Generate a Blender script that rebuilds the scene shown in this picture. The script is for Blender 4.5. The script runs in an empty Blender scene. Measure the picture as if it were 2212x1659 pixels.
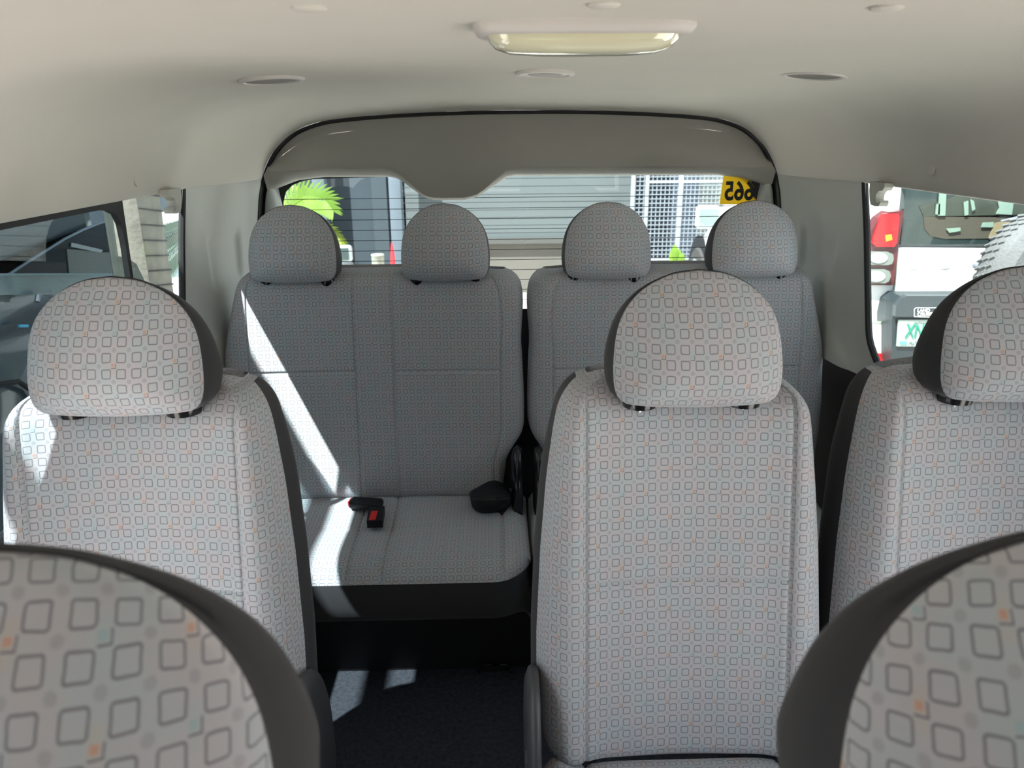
import bpy, math, random
import numpy as np
from mathutils import Matrix, Vector
random.seed(7); rng = np.random.RandomState(5)
SC = bpy.context.scene; COL = SC.collection
# ------------------------------------------------------------------ camera
F = 1650.; TH = math.radians(18.3); YAW = math.radians(1.3); ROLL = math.radians(.45)
CAM = np.array([-.09, 0, 1.42])
_f = np.array([math.sin(YAW)*math.cos(TH), math.cos(YAW)*math.cos(TH), -math.sin(TH)])
_r = np.array([math.cos(YAW), -math.sin(YAW), 0]); _u = np.cross(_r, _f)
_R = _r*math.cos(ROLL)-_u*math.sin(ROLL); _U = _u*math.cos(ROLL)+_r*math.sin(ROLL)
def _d(px, py): return _f+_R*(px-1106)/F+_U*(829.5-py)/F
def PY(px, py, y): v = _d(px, py); return CAM+v*(y-CAM[1])/v[1]
def PX(px, py, x): v = _d(px, py); return CAM+v*(x-CAM[0])/v[0]
def PZ(px, py, z): v = _d(px, py); return CAM+v*(z-CAM[2])/v[2]
cd = bpy.data.cameras.new('camera'); cam = bpy.data.objects.new('camera', cd); COL.objects.link(cam); SC.camera = cam
cd.sensor_width = 36; cd.lens = 36*F/2212; cd.clip_start = .02; cd.clip_end = 200
cam.matrix_world = Matrix([[_R[0], _U[0], -_f[0], CAM[0]], [_R[1], _U[1], -_f[1], CAM[1]], [_R[2], _U[2], -_f[2], CAM[2]], [0, 0, 0, 1]])
cd.dof.use_dof = True; cd.dof.focus_distance = 1.6; cd.dof.aperture_fstop = 8
# ------------------------------------------------------------------ light and exposure
SC.view_settings.view_transform = 'Standard'; SC.view_settings.look = 'None'; SC.view_settings.gamma = 1
SC.view_settings.use_curve_mapping = False; SC.view_settings.exposure = 1.18
W = bpy.data.worlds.new('sky'); SC.world = W; W.use_nodes = True
nt = W.node_tree; bg = nt.nodes['Background']
tc = nt.nodes.new('ShaderNodeTexCoord'); sx = nt.nodes.new('ShaderNodeSeparateXYZ'); cr = nt.nodes.new('ShaderNodeValToRGB')
nt.links.new(tc.outputs['Generated'], sx.inputs[0]); nt.links.new(sx.outputs['Z'], cr.inputs[0]); nt.links.new(cr.outputs[0], bg.inputs[0])
cr.color_ramp.elements[0].position = 0; cr.color_ramp.elements[0].color = (.90, .95, 1, 1)
cr.color_ramp.elements[1].position = .8; cr.color_ramp.elements[1].color = (.78, .88, 1, 1)
bg.inputs[1].default_value = 1.2
sd = bpy.data.lights.new('sun', 'SUN'); sun = bpy.data.objects.new('sun', sd); COL.objects.link(sun)
sd.energy = 15.0; sd.angle = math.radians(.55); sd.color = (1, .97, .92)
SUN = Vector((.85, .80, -1.83)); sun.rotation_euler = SUN.to_track_quat('-Z', 'Y').to_euler(); sun.location = (-3, -3, 6)
SC.cycles.max_bounces = 12; SC.cycles.diffuse_bounces = 8; SC.cycles.transparent_max_bounces = 16

# ------------------------------------------------------------------ node helpers
class V:
    def __init__(s, nt, v): s.nt = nt; s.v = v
    def m(s, op, *a):
        n = s.nt.nodes.new('ShaderNodeMath'); n.operation = op
        for i, x in enumerate((s,)+a):
            x = x.v if isinstance(x, V) else x
            if isinstance(x, (int, float)): n.inputs[i].default_value = x
            else: s.nt.links.new(x, n.inputs[i])
        return V(s.nt, n.outputs[0])
    def __add__(s, o): return s.m('ADD', o)
    def __sub__(s, o): return s.m('SUBTRACT', o)
    def __mul__(s, o): return s.m('MULTIPLY', o)
    def __truediv__(s, o): return s.m('DIVIDE', o)
    def fr(s): return s.m('FRACT')
    def fl(s): return s.m('FLOOR')
    def ab(s): return s.m('ABSOLUTE')
    def mod(s, k): return s.m('FLOORED_MODULO', k)
    def sq(s): return s.m('SQRT')
    def mx(s, o): return s.m('MAXIMUM', o)
    def mn(s, o): return s.m('MINIMUM', o)
    def inv(s): return (s*-1.)+1.
    def below(s, e, w=.02):   # 1 where s < e, soft edge
        n = s.nt.nodes.new('ShaderNodeMapRange'); n.interpolation_type = 'SMOOTHSTEP'
        s.nt.links.new(s.v, n.inputs[0]); n.inputs[1].default_value = e-w; n.inputs[2].default_value = e+w
        n.inputs[3].default_value = 1; n.inputs[4].default_value = 0
        return V(s.nt, n.outputs[0])
def mix(nt, f, a, b):
    n = nt.nodes.new('ShaderNodeMix'); n.data_type = 'RGBA'
    for k, x in ((0, f), (6, a), (7, b)):
        x = x.v if isinstance(x, V) else x
        if isinstance(x, tuple): n.inputs[k].default_value = x if len(x) == 4 else (*x, 1)
        elif isinstance(x, (int, float)): n.inputs[k].default_value = x
        else: nt.links.new(x, n.inputs[k])
    return n.outputs[2]
def noise(nt, scale, coord=None, detail=3):
    n = nt.nodes.new('ShaderNodeTexNoise'); n.inputs['Scale'].default_value = scale; n.inputs['Detail'].default_value = detail
    if coord is None:
        t = nt.nodes.new('ShaderNodeTexCoord'); coord = t.outputs['Object']
    nt.links.new(coord, n.inputs['Vector']); return V(nt, n.outputs['Fac'])
def bump(nt, b, h, strength, dist):
    n = nt.nodes.new('ShaderNodeBump'); n.inputs['Strength'].default_value = strength; n.inputs['Distance'].default_value = dist
    nt.links.new(h.v, n.inputs['Height']); nt.links.new(n.outputs[0], b.inputs['Normal'])
def mat(name, c, rough=.6, metal=0, ns=0, nd=0, amt=0, bs=0, bd=.001, spec=.5, sheen=0, coat=0):
    """plain material, optional colour mottling (ns scale, amt) and bump (bs scale, bd height)"""
    m = bpy.data.materials.new(name); m.use_nodes = True; t = m.node_tree; b = t.nodes['Principled BSDF']
    b.inputs['Base Color'].default_value = (*c, 1); b.inputs['Roughness'].default_value = rough; b.inputs['Metallic'].default_value = metal
    b.inputs['Specular IOR Level'].default_value = spec
    if sheen: b.inputs['Sheen Weight'].default_value = sheen
    if coat: b.inputs['Coat Weight'].default_value = coat; b.inputs['Coat Roughness'].default_value = .05
    if ns:
        f = noise(t, ns); o = mix(t, f, tuple(x*(1-amt) for x in c), tuple(min(1, x*(1+amt)) for x in c)); t.links.new(o, b.inputs['Base Color'])
    if bs: bump(t, b, noise(t, bs), .6, bd)
    return m
def glass(name, tint, gloss=.06, rough=0.0):
    m = bpy.data.materials.new(name); m.use_nodes = True; t = m.node_tree; t.nodes.clear()
    o = t.nodes.new('ShaderNodeOutputMaterial'); a = t.nodes.new('ShaderNodeBsdfTransparent'); g = t.nodes.new('ShaderNodeBsdfGlossy')
    mx = t.nodes.new('ShaderNodeMixShader'); a.inputs[0].default_value = (*tint, 1); g.inputs['Roughness'].default_value = rough
    mx.inputs[0].default_value = gloss
    t.links.new(a.outputs[0], mx.inputs[1]); t.links.new(g.outputs[0], mx.inputs[2]); t.links.new(mx.outputs[0], o.inputs[0]); return m

def fabric():
    m = bpy.data.materials.new('patterned_fabric'); m.use_nodes = True; t = m.node_tree; b = t.nodes['Principled BSDF']
    b.inputs['Roughness'].default_value = .95; b.inputs['Specular IOR Level'].default_value = .15; b.inputs['Sheen Weight'].default_value = .15
    uv = t.nodes.new('ShaderNodeUVMap'); uv.uv_map = 'UVMap'
    s = t.nodes.new('ShaderNodeSeparateXYZ'); t.links.new(uv.outputs[0], s.inputs[0])
    nz = t.nodes.new('ShaderNodeTexNoise'); nz.inputs['Scale'].default_value = 1.3; nz.inputs['Detail'].default_value = 1
    t.links.new(uv.outputs[0], nz.inputs['Vector']); ns = t.nodes.new('ShaderNodeSeparateColor'); t.links.new(nz.outputs['Color'], ns.inputs[0])
    U = V(t, s.outputs[0])+(V(t, ns.outputs[0])-.5)*.09; Vv = V(t, s.outputs[1])+(V(t, ns.outputs[1])-.5)*.09
    fx = (U.fr()-.5).ab(); fy = (Vv.fr()-.5).ab()
    r, h = .085, .285
    qx = fx-(h-r); qy = fy-(h-r)
    d = (qx.mx(0)*qx.mx(0)+qy.mx(0)*qy.mx(0)).sq()+qx.mx(qy).mn(0)-r
    line = d.ab().below(.034, .015); inside = d.below(0, .02)
    U2 = U+.5; V2 = Vv+.5; gx = U2.fr()-.5; gy = V2.fr()-.5; a = U2.fl(); bb = V2.fl()
    odd = bb.mod(2.); aodd = a.mod(2.)
    col = aodd*odd.inv()                       # 1: a coloured spot in this gap
    which = ((a-1.)/2.+bb/2.).fl().mod(2.)      # orange or cyan
    rad = (gx*gx+gy*gy).sq(); dot = rad.below(.145, .02)*col.inv()
    sp = (gx+.045).ab().mx((gy-.045).ab()).below(.098, .015)*col
    ell = gx.ab().mx(gy.ab()).below(.168, .01)*((gx+.047).ab().mx((gy-.047).ab()).below(.165, .01).inv())*col
    band = gx.ab().below(.2, .05)
    na = t.nodes.new('ShaderNodeTexNoise'); na.inputs['Scale'].default_value = .45; na.inputs['Detail'].default_value = 2; t.links.new(uv.outputs[0], na.inputs['Vector'])
    n1 = V(t, na.outputs['Fac']).below(.5, .12)
    base = mix(t, n1, (.425, .458, .485), (.462, .443, .468))
    wn = t.nodes.new('ShaderNodeTexWhiteNoise'); wn.noise_dimensions = '2D'; cb = t.nodes.new('ShaderNodeCombineXYZ')
    t.links.new(U.fl().v, cb.inputs[0]); t.links.new(Vv.fl().v, cb.inputs[1]); t.links.new(cb.outputs[0], wn.inputs[0])
    base = mix(t, inside*(V(t, wn.outputs[0])*.5), base, (.42, .435, .47))
    tint = mix(t, which, (.48, .43, .385), (.40, .46, .465))
    # soft tinted trail up and left of each coloured spot
    tr = (gx+.03).ab().below(.17, .05)*col
    base = mix(t, tr*.35, base, tint)
    base = mix(t, dot*.36, base, (.25, .235, .26))
    base = mix(t, line*.78, base, (.14, .135, .15))
    base = mix(t, ell*.8, base, (.12, .115, .15))
    base = mix(t, sp*.85, base, mix(t, which, (.54, .31, .22), (.33, .45, .48)))
    t.links.new(base, b.inputs['Base Color'])
    wv = t.nodes.new('ShaderNodeTexNoise'); wv.inputs['Scale'].default_value = 40; wv.inputs['Detail'].default_value = 2; t.links.new(uv.outputs[0], wv.inputs['Vector'])
    bump(t, b, V(t, wv.outputs['Fac']), .35, .0006)
    return m
M = {}
M['fabric'] = fabric()
M['darkfab'] = mat('charcoal_fabric', (.030, .030, .034), .85, bs=900, bd=.0004, spec=.3, sheen=.1)
M['black'] = mat('black_plastic', (.012, .012, .014), .5, spec=.3)
M['lower'] = mat('black_lower_trim', (.010, .010, .012), .9, spec=.04)
M['gloss'] = mat('black_gloss_plastic', (.012, .012, .015), .18)
M['greyp'] = mat('dark_grey_plastic', (.06, .06, .065), .45, bs=500, bd=.0002)
M['liner'] = mat('headliner_cloth', (.64, .61, .555), .95, ns=6, amt=.035, bs=700, bd=.0005, spec=.15)
M['pillar'] = mat('pillar_plastic', (.52, .53, .50), .6, bs=600, bd=.0002, spec=.35)
M['tailtrim'] = mat('tailgate_trim_plastic', (.36, .345, .31), .6, bs=600, bd=.0002, spec=.35)
M['side'] = mat('tailgate_side_plastic', (.50, .53, .50), .55)
M['lamp'] = mat('lamp_housing', (.55, .52, .49), .5)
M['rubber'] = mat('black_rubber', (.008, .008, .009), .6)
M['carpet'] = mat('navy_carpet', (.042, .046, .056), 1., ns=90, amt=.6, bs=260, bd=.004, spec=.1)
M['red'] = mat('red_button', (.75, .02, .02), .4)
M['beige'] = mat('hook_plastic', (.42, .41, .36), .5)
M['steel'] = mat('steel', (.45, .45, .47), .3, 1)
M['disc'] = mat('dark_disc', (.16, .145, .13), .5)
M['glassrear'] = glass('clear_glass', (.72, .76, .765), .03)
M['glasstint'] = glass('tinted_glass', (.52, .57, .59), .03)
M['glasswind'] = glass('windshield_glass', (.5, .5, .5), .03)
# ------------------------------------------------------------------ object helpers
def tag(o, label, cat, group=None, kind=None):
    if label: o['label'] = label
    if cat: o['category'] = cat
    if group: o['group'] = group
    if kind: o['kind'] = kind
    return o
def empty(name, loc=(0, 0, 0)):
    o = bpy.data.objects.new(name, None); COL.objects.link(o); o.location = loc; o.empty_display_size = .05; return o
def mesh(name, v, f, m, parent=None, uv=None, smooth=True, label=None, kind=None, flat=None):
    me = bpy.data.meshes.new(name); me.from_pydata([tuple(map(float, p)) for p in v], [], [tuple(int(i) for i in q) for q in f])
    me.materials.append(M[m] if isinstance(m, str) else m)
    if uv is not None:
        L = me.uv_layers.new(name='UVMap'); k = 0
        for q in uv:
            for c in q: L.data[k].uv = c; k += 1
    for p in me.polygons: p.use_smooth = smooth
    if smooth and flat:
        me.set_sharp_from_angle(angle=math.radians(flat))
    me.update(); o = bpy.data.objects.new(name, me); COL.objects.link(o)
    if parent: o.parent = parent
    if label: o['label'] = label
    if kind: o['kind'] = kind
    return o
def copy_tree(o, parent=None):
    c = o.copy(); COL.objects.link(c); c.parent = parent
    for ch in list(o.children): copy_tree(ch, c)
    return c
class MB:
    def __init__(s): s.v = []; s.f = []
    def add(s, v, f):
        n = len(s.v); s.v += [tuple(p) for p in v]; s.f += [tuple(i+n for i in q) for q in f]; return s
    def box(s, a, b, bev=0, T=None):
        a = np.minimum(a, b); b = np.maximum(a, b) if False else np.maximum(np.array(a), np.array(b)); c = (np.array(a)+b)/2; h = (b-np.array(a))/2
        bev = min(bev, min(h)*.99)
        if bev <= 0:
            P = [(x, y, z) for x in (-1, 1) for y in (-1, 1) for z in (-1, 1)]; P = [c+h*np.array(p) for p in P]
            Fc = [(0, 1, 3, 2), (4, 6, 7, 5), (0, 4, 5, 1), (2, 3, 7, 6), (0, 2, 6, 4), (1, 5, 7, 3)]
            if T is not None: P = [T(p) for p in P]
            return s.add(P, Fc)
        # rounded box: 3 segment corners via sphere grid
        N = 12; K = 12; P = []
        for i in range(K+1):
            th = -math.pi/2+math.pi*i/K
            for j in range(N*1):
                ph = 2*math.pi*(j+.5)/N
                n = np.array([math.cos(th)*math.cos(ph), math.cos(th)*math.sin(ph), math.sin(th)])
                sg = np.array([1 if math.cos(ph) > 0 else -1, 1 if math.sin(ph) > 0 else -1, 1 if i > K/2 or (i == K//2 and False) else -1])
                P.append(c+sg*(h-bev)+n*bev)
            if i == K//2:
                for j in range(N):
                    ph = 2*math.pi*(j+.5)/N; n = np.array([math.cos(ph), math.sin(ph), 0]); sg = np.array([1 if n[0] > 0 else -1, 1 if n[1] > 0 else -1, 1]); P.append(c+sg*(h-bev)+n*bev)
        R = len(P)//N; Fc = [(r*N+j, r*N+(j+1) % N, (r+1)*N+(j+1) % N, (r+1)*N+j) for r in range(R-1) for j in range(N)]
        Fc += [tuple(range(N))[::-1], tuple((R-1)*N+j for j in range(N))]
        if T is not None: P = [T(p) for p in P]
        return s.add(P, Fc)
    def tube(s, pts, r, n=10, cap=True):
        pts = [np.array(p, float) for p in pts]; rr = r if hasattr(r, '__len__') else [r]*len(pts); P = []; up = None
        for i, p in enumerate(pts):
            t = pts[min(i+1, len(pts)-1)]-pts[max(i-1, 0)]; t /= np.linalg.norm(t)
            if up is None: up = np.cross(t, (0, 0, 1.)) if abs(t[2]) < .9 else np.cross(t, (1., 0, 0))
            a = up-t*(up@t); a /= np.linalg.norm(a); up = a; b = np.cross(t, a)
            P += [p+rr[i]*(a*math.cos(2*math.pi*k/n)+b*math.sin(2*math.pi*k/n)) for k in range(n)]
        Fc = [(i*n+k, i*n+(k+1) % n, (i+1)*n+(k+1) % n, (i+1)*n+k) for i in range(len(pts)-1) for k in range(n)]
        if cap: Fc += [tuple(range(n))[::-1], tuple((len(pts)-1)*n+k for k in range(n))]
        return s.add(P, Fc)
    def prism(s, poly, d):   # poly: 3D points, d: extrusion vector
        n = len(poly); d = np.array(d); P = [np.array(p) for p in poly]+[np.array(p)+d for p in poly]
        return s.add(P, [tuple(range(n))[::-1], tuple(range(n, 2*n))]+[(i, (i+1) % n, n+(i+1) % n, n+i) for i in range(n)])
    def lathe(s, prof, c, axis='z', n=32):  # prof: (r,h)
        P = []
        for r, h in prof:
            for k in range(n):
                a = 2*math.pi*k/n; x, y = r*math.cos(a), r*math.sin(a)
                P.append(np.array(c)+({'z': (x, y, h), 'y': (x, h, y), 'x': (h, x, y)}[axis]))
        R = len(prof); Fc = [(i*n+k, i*n+(k+1) % n, (i+1)*n+(k+1) % n, (i+1)*n+k) for i in range(R-1) for k in range(n)]
        return s.add(P, Fc+[tuple(range(n))[::-1], tuple((R-1)*n+k for k in range(n))])
    def build(s, name, m, parent=None, smooth=True, flat=35, **k): return mesh(name, s.v, s.f, m, parent, smooth=smooth, flat=flat, **k)
def spline(pts, n):
    """Catmull-Rom through pts, n samples by arc length"""
    P = np.array(pts, float); Q = np.vstack([2*P[0]-P[1], P, 2*P[-1]-P[-2]]); out = []
    for i in range(len(P)-1):
        a, b, c, d = Q[i:i+4]
        for t in np.linspace(0, 1, 24, endpoint=False): out.append(.5*((2*b)+(c-a)*t+(2*a-5*b+4*c-d)*t*t+(3*b-a-3*c+d)*t**3))
    out.append(P[-1]); out = np.array(out); L = np.r_[0, np.cumsum(np.linalg.norm(np.diff(out, axis=0), axis=1))]
    s = np.linspace(0, L[-1], n); return np.stack([np.interp(s, L, out[:, k]) for k in range(P.shape[1])], 1)
def lerp(a, b, t): return a+(b-a)*t
def sstep(t): t = min(1, max(0, t)); return t*t*(3-2*t)
def gridmesh(name, G, m, parent=None, closed=False, **k):
    G = np.array(G); R, C, _ = G.shape; f = []
    for i in range(R-1):
        for j in range(C if closed else C-1): f.append((i*C+j, i*C+(j+1) % C, (i+1)*C+(j+1) % C, (i+1)*C+j))
    return mesh(name, G.reshape(-1, 3), f, m, parent, **k)
def flatpanel(name, poly, d, m, parent=None, **k): return MB().prism(poly, d).build(name, m, parent, smooth=False, flat=None, **k)

# ------------------------------------------------------------------ seats
PIT = .0199
def split_mesh(G, is_fab, names, mats, parent, uvU, uvV, seams=(), closed=True, hs=None):
    """rings grid G[r][c]; two meshes split by is_fab(r,c); uv in pattern pitches"""
    G = np.array(G); R, C, _ = G.shape; out = []
    for which in (0, 1):
        idx = {}; vv = []; ff = []; uu = []
        for i in range(R-1):
            for j in range(C if closed else C-1):
                if bool(is_fab(i, j)) != (which == 0): continue
                j2 = (j+1) % C; q = [(i, j), (i, j2), (i+1, j2), (i+1, j)]
                ids = []
                for a in q:
                    if a not in idx: idx[a] = len(vv); vv.append(G[a])
                    ids.append(idx[a])
                ff.append(ids)
                uo = seams(i, j) if seams else (0, 0)
                uu.append([((uvU[a[0]][a[1]])/PIT+uo[0], uvV[a[0]][a[1]]/(PIT*1.03)+uo[1]) for a in q])
        if ff: out.append(mesh(names[which], vv, ff, mats[which], parent if which == 0 or not out else parent, uv=uu))
    return out
def backrest(parent, cx, z0, z1, y0, tilt, depth, Wp, rc, rt, seams, hz, hx, bol=.02, flare=.012, edge=.05, sidefab=1, name='backrest', sharp=.045, notch=None, asym=0):
    w00 = max(w for _, w in Wp)
    ss = set(np.round(np.linspace(-1, 1, 57), 4))
    for x in seams:
        for dx in (-.009, -.0045, -.002, 0, .002, .0045, .009): ss.add(round((x+dx)/w00, 4))
    ss = np.array(sorted(x for x in ss if -1 <= x <= 1)); nf = len(ss)
    zs = set(np.round(np.linspace(z0+.03, z1-rt, 30), 4)) | {round(hz+dz, 4) for dz in (-.009, -.0045, -.002, 0, .002, .0045, .009)}
    rows = [(z0+.03-.03*math.sin(a), .03*(1-math.cos(a)), 0, .02*(1-math.cos(a))) for a in (math.pi/2, math.pi/3, math.pi/6)]
    rows += [(z, 0, 0, 0) for z in sorted(zs)]
    for k in range(1, 10):
        a = math.pi/2*k/9; rows.append((z1-rt+rt*math.sin(a), rt*(1-math.cos(a)), 0, rc*(1-math.cos(a))))
    for k in range(1, 7): rows.append((z1+.006*math.sin(math.pi*k/6)-.01*(k/6)**2, rt, k/6., rc+.004*k/6))
    NB, NS = 14, 6
    G = []; UU = []; VV = []; cen = None; v = 0
    for (z, dy, cap, dw) in rows:
        zc = min(max(z, z0), z1); w = np.interp(zc, [p[0] for p in Wp], [p[1] for p in Wp])-dw
        yb = y0+tilt*(z-z0)+dy; yback = y0+tilt*(z-z0)+depth
        ring = []
        inner = max(0, 1-dy/.03)
        km = [-1.]+[q/w00 for q in sorted(seams)]+[1.]; kx = [-w]+[math.copysign(min(abs(q), .88*w), q) for q in sorted(seams)]+[w]
        for s in ss:
            x = float(np.interp(s, km, kx)); a = abs(s)
            e = edge*(1-math.sqrt(max(0, 1-max(0, (a-(1-edge/w00*1.2))/(edge/w00*1.2))**2)))*(1-cap)
            b = bol*math.exp(-((a-.80)/.16)**2)-bol*.25*math.cos(min(1, a/.6)*math.pi)*inner
            g = sum(math.exp(-((s*w00-sx_)/.0034)**2) for sx_ in seams)*.0046
            if hx and any(lo <= x <= hi for lo, hi in hx): g += math.exp(-((z-hz)/.0032)**2)*.0036
            y = yb+e-b*(1-cap)+g*inner
            if cap > 0: y = lerp(y, yback-.012, cap)
            zz = z-.010*max(0, (z-(z1-rt*1.4))/(rt*1.4))*a**3
            ring.append((cx+x, y, zz))
        xr = w; yr = ring[-1][1]; zr = ring[-1][2]
        fl = flare*(1-cap)*(sstep((z1-.02-z)/.16) if flare > .008 else 1)
        for k in range(1, NS+1):
            t = k/NS; ring.append((cx+xr+fl*math.sin(min(1, t*1.3)*math.pi/2)-.012*max(0, t-.8)/.2*(1-cap), lerp(yr, yback, t), zr))
        for k in range(1, NB): t = k/NB; ring.append((cx+lerp(xr+fl-.012*(1-cap), -xr-fl+.012*(1-cap), t), yback+.006*math.sin(math.pi*t)*(1-cap), z-.010*max(0, (z-(z1-rt*1.4))/(rt*1.4))*abs(1-2*t)**3))
        for k in range(NS, 0, -1):
            t = k/NS; ring.append((cx-xr-fl*math.sin(min(1, t*1.3)*math.pi/2)+.012*max(0, t-.8)/.2*(1-cap), lerp(yr, yback, t), zr))
        ring = np.array(ring)
        if notch: ring = notch(ring, z)
        # arc length from the centre column
        c0 = nf//2; seg = np.linalg.norm(np.diff(ring, axis=0), axis=1); u = np.zeros(len(ring))
        for j in range(c0+1, len(ring)): u[j] = u[j-1]+seg[j-1]
        for j in range(c0-1, -1, -1): u[j] = u[j+1]-seg[j]
        for k in range(NS): u[len(ring)-1-k] = u[0]-np.linalg.norm(ring[0]-ring[-1-k])
        if cen is not None: v += np.linalg.norm(ring[c0]-cen)
        cen = ring[c0].copy(); G.append(ring); UU.append(u); VV.append([v]*len(ring))
    C = len(G[0])
    def isf(i, j): return j < nf-1+sidefab or j >= C-sidefab or rows[i][2] > 0 or rows[i][1] > rt*.55
    def so(i, j):
        x = (ss[j]+ss[min(j+1, nf-1)])/2*w00 if j < nf else (9 if j < nf+NS+NB/2 else -9)
        o = [0, 0]
        for k, sx_ in enumerate(sorted(seams)):
            if x > sx_: o[0] += .37+.21*k; o[1] += .13*(k+1)
        if hx and any(lo-.004 <= x <= hi+.004 for lo, hi in hx) and rows[i][0] >= hz-1e-6: o[1] += .3
        return o
    res = split_mesh(G, isf, (name, name+'_shell'), ('fabric', 'darkfab'), parent, UU, VV, seams=so)
    # close the underside
    r = G[0]; mesh(name+'_underside', r, [tuple(range(len(r)))], 'darkfab', res[1] if len(res) > 1 else res[0])
    return res
def headrest(parent, cx, cy, zb, H=.222, hw=.140, tilt=.12, seam=.955):
    prof = [(0, .80), (.02, .88), (.06, .945), (.13, .985), (.22, 1.0), (.33, 1.0), (.45, .98), (.58, .932), (.70, .845), (.80, .725), (.88, .585), (.94, .42), (.98, .25), (1.0, 0)]
    pts = [(-p[1]*hw, p[0]*H) for p in prof][::-1]+[(-.5*hw, -.004), (0, -.006), (.5*hw, -.004)]+[(p[1]*hw, p[0]*H) for p in prof]
    O = spline(pts, 121)[:-1]; n = len(O); c = np.array([0, .42*H])
    P = [(0, -.056), (.18, -.0555), (.36, -.053), (.52, -.048), (.66, -.0405), (.78, -.031), (.87, -.021), (.925, -.012), (seam, -.002),
         (seam+.004, .004), (.985, .016), (1.0, .034), (.998, .052), (.975, .068), (.93, .078), (.8, .084), (.5, .086), (0, .086)]
    ns = 8; G = []; UU = []; VV = []; arc = 0; last = None
    for (r, y) in P:
        if last is not None: arc += math.hypot((r-last[0])*hw, y-last[1])
        last = (r, y); row = []; u = []; v = []
        for (x, z) in O:
            dx, dz = (x, z)-c; X = r*dx; Z = c[1]+r*dz
            hh = h = max(0, Z/H)
            if .9 < r < 1: q_ = 1+(1-r)*sstep((z/H-.35)/.5)*.85/r; X *= q_; Z = c[1]+dz*r*q_
            th = 1-.9*(max(0, h-.25)/.75)**1.1 if y > 0 else 1-.30*max(0, h-.3)/.7
            yy = y*th+(-.010*math.cos(hh*3.0) if y < .03 else 0)
            row.append((cx+X, cy+.04+yy+tilt*(Z-H/2), zb+Z)); k = arc/hw
            qq = math.hypot(X, Z-c[1])/max(1e-6, r*math.hypot(dx, dz)) if r > 0 else 1; u.append(dx*k*qq); v.append(c[1]+dz*k*qq)
        G.append(row); UU.append(u); VV.append(v)
    res = split_mesh(G, lambda i, j: i < ns, ('headrest', 'headrest_back'), ('fabric', 'darkfab'), parent, [[a*.94 for a in q] for q in UU], [[a*.94 for a in q] for q in VV])
    if len(res) > 1: res[1].parent = res[0]; res[1]['label'] = 'charcoal side and back cover'
    hr = res[0]
    for s in (-1, 1):
        x = cx+s*.083
        MB().tube([(x, cy+.055, zb-.10), (x, cy+.055, zb+.02)], .006).build('headrest_post', 'steel', hr)
    return hr
def collars(parent, cx, cy, z, k=1.):
    for s in (-1, 1):
        x = cx+s*.083
        MB().lathe([(.0, -.016), (.022*k, -.016), (.024*k, 0), (.022*k, .008), (.014*k, .012), (0, .013)], (x, cy, z), n=20).build('headrest_collar', 'gloss', parent)
def seatpan(parent, x0, x1, path, nfab, seams, edge=.035, th=.10, hy=None, front_round=.04, names=('seat_cushion', 'seat_skirt'), bol=.012):
    """cushion swept along path of (y,z) from back to front then down; columns across x"""
    P = np.array(path); T = np.gradient(P, axis=0); T /= np.linalg.norm(T, axis=1)[:, None]; Nn = np.stack([-T[:, 1], T[:, 0]], 1)
    Nn *= np.where(Nn[:, 1:2]+.001*0 >= -.2, 1, 1)
    # outward normal: up on top, forward (-y) on the front
    for i in range(len(P)):
        if Nn[i][1] < 0 or (abs(Nn[i][1]) < .3 and Nn[i][0] > 0): Nn[i] *= -1
    w = (x1-x0)/2; cx = (x0+x1)/2
    ss = set(np.round(np.linspace(-1, 1, 61), 4))
    for x in seams:
        for dx in (-.01, -.005, -.002, 0, .002, .005, .01): ss.add(round((x-cx+dx)/w, 4))
    ss = np.array(sorted(s for s in ss if -1 <= s <= 1)); nf = len(ss); G = []; UU = []; VV = []; v = 0
    ymin = P[:, 0].min()
    for i, (y, z) in enumerate(P):
        n = Nn[i]; ring = []
        nearf = max(0, 1-(y-ymin)/.10)
        for s in ss:
            a = abs(s); x = cx+s*w
            e = edge*(1-math.sqrt(max(0, 1-max(0, (a-(1-edge/w*1.3))/(edge/w*1.3))**2)))
            b = bol*math.exp(-((a-.88)/.1)**2)-sum(math.exp(-((x-q)/.0045)**2) for q in seams)*.007-sum(math.exp(-((x-q)/.03)**2) for q in seams)*.004
            if hy is not None and i < nfab: b -= math.exp(-((y-hy)/.006)**2)*.005
            if i >= nfab: b = 0
            fr = front_round*nearf*max(0, (a-.72)/.28)**3
            ring.append((x, y-0*n[0]+n[0]*(b-e)*(1 if n[1] > .5 else .6)+fr, z+n[1]*(b-e)))
        zr = min(ring[-1][2], z)-th*max(.15, n[1]); 
        ring.append((x1, ring[-1][1], zr)); ring.insert(0, (x0, ring[0][1], zr)); ring = np.array(ring)
        if i: v -= np.linalg.norm(P[i]-P[i-1])
        G.append(ring); UU.append(ring[:, 0]-cx); VV.append([v]*len(ring))
    def so(i, j):
        x = G[0][min(j, len(G[0])-1)][0]; k = sum(x > q for q in seams); return (.41*k, .2*k)
    return split_mesh(G, lambda i, j: i < nfab, names, ('fabric', 'darkfab'), parent, UU, VV, seams=so, closed=False)

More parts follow.
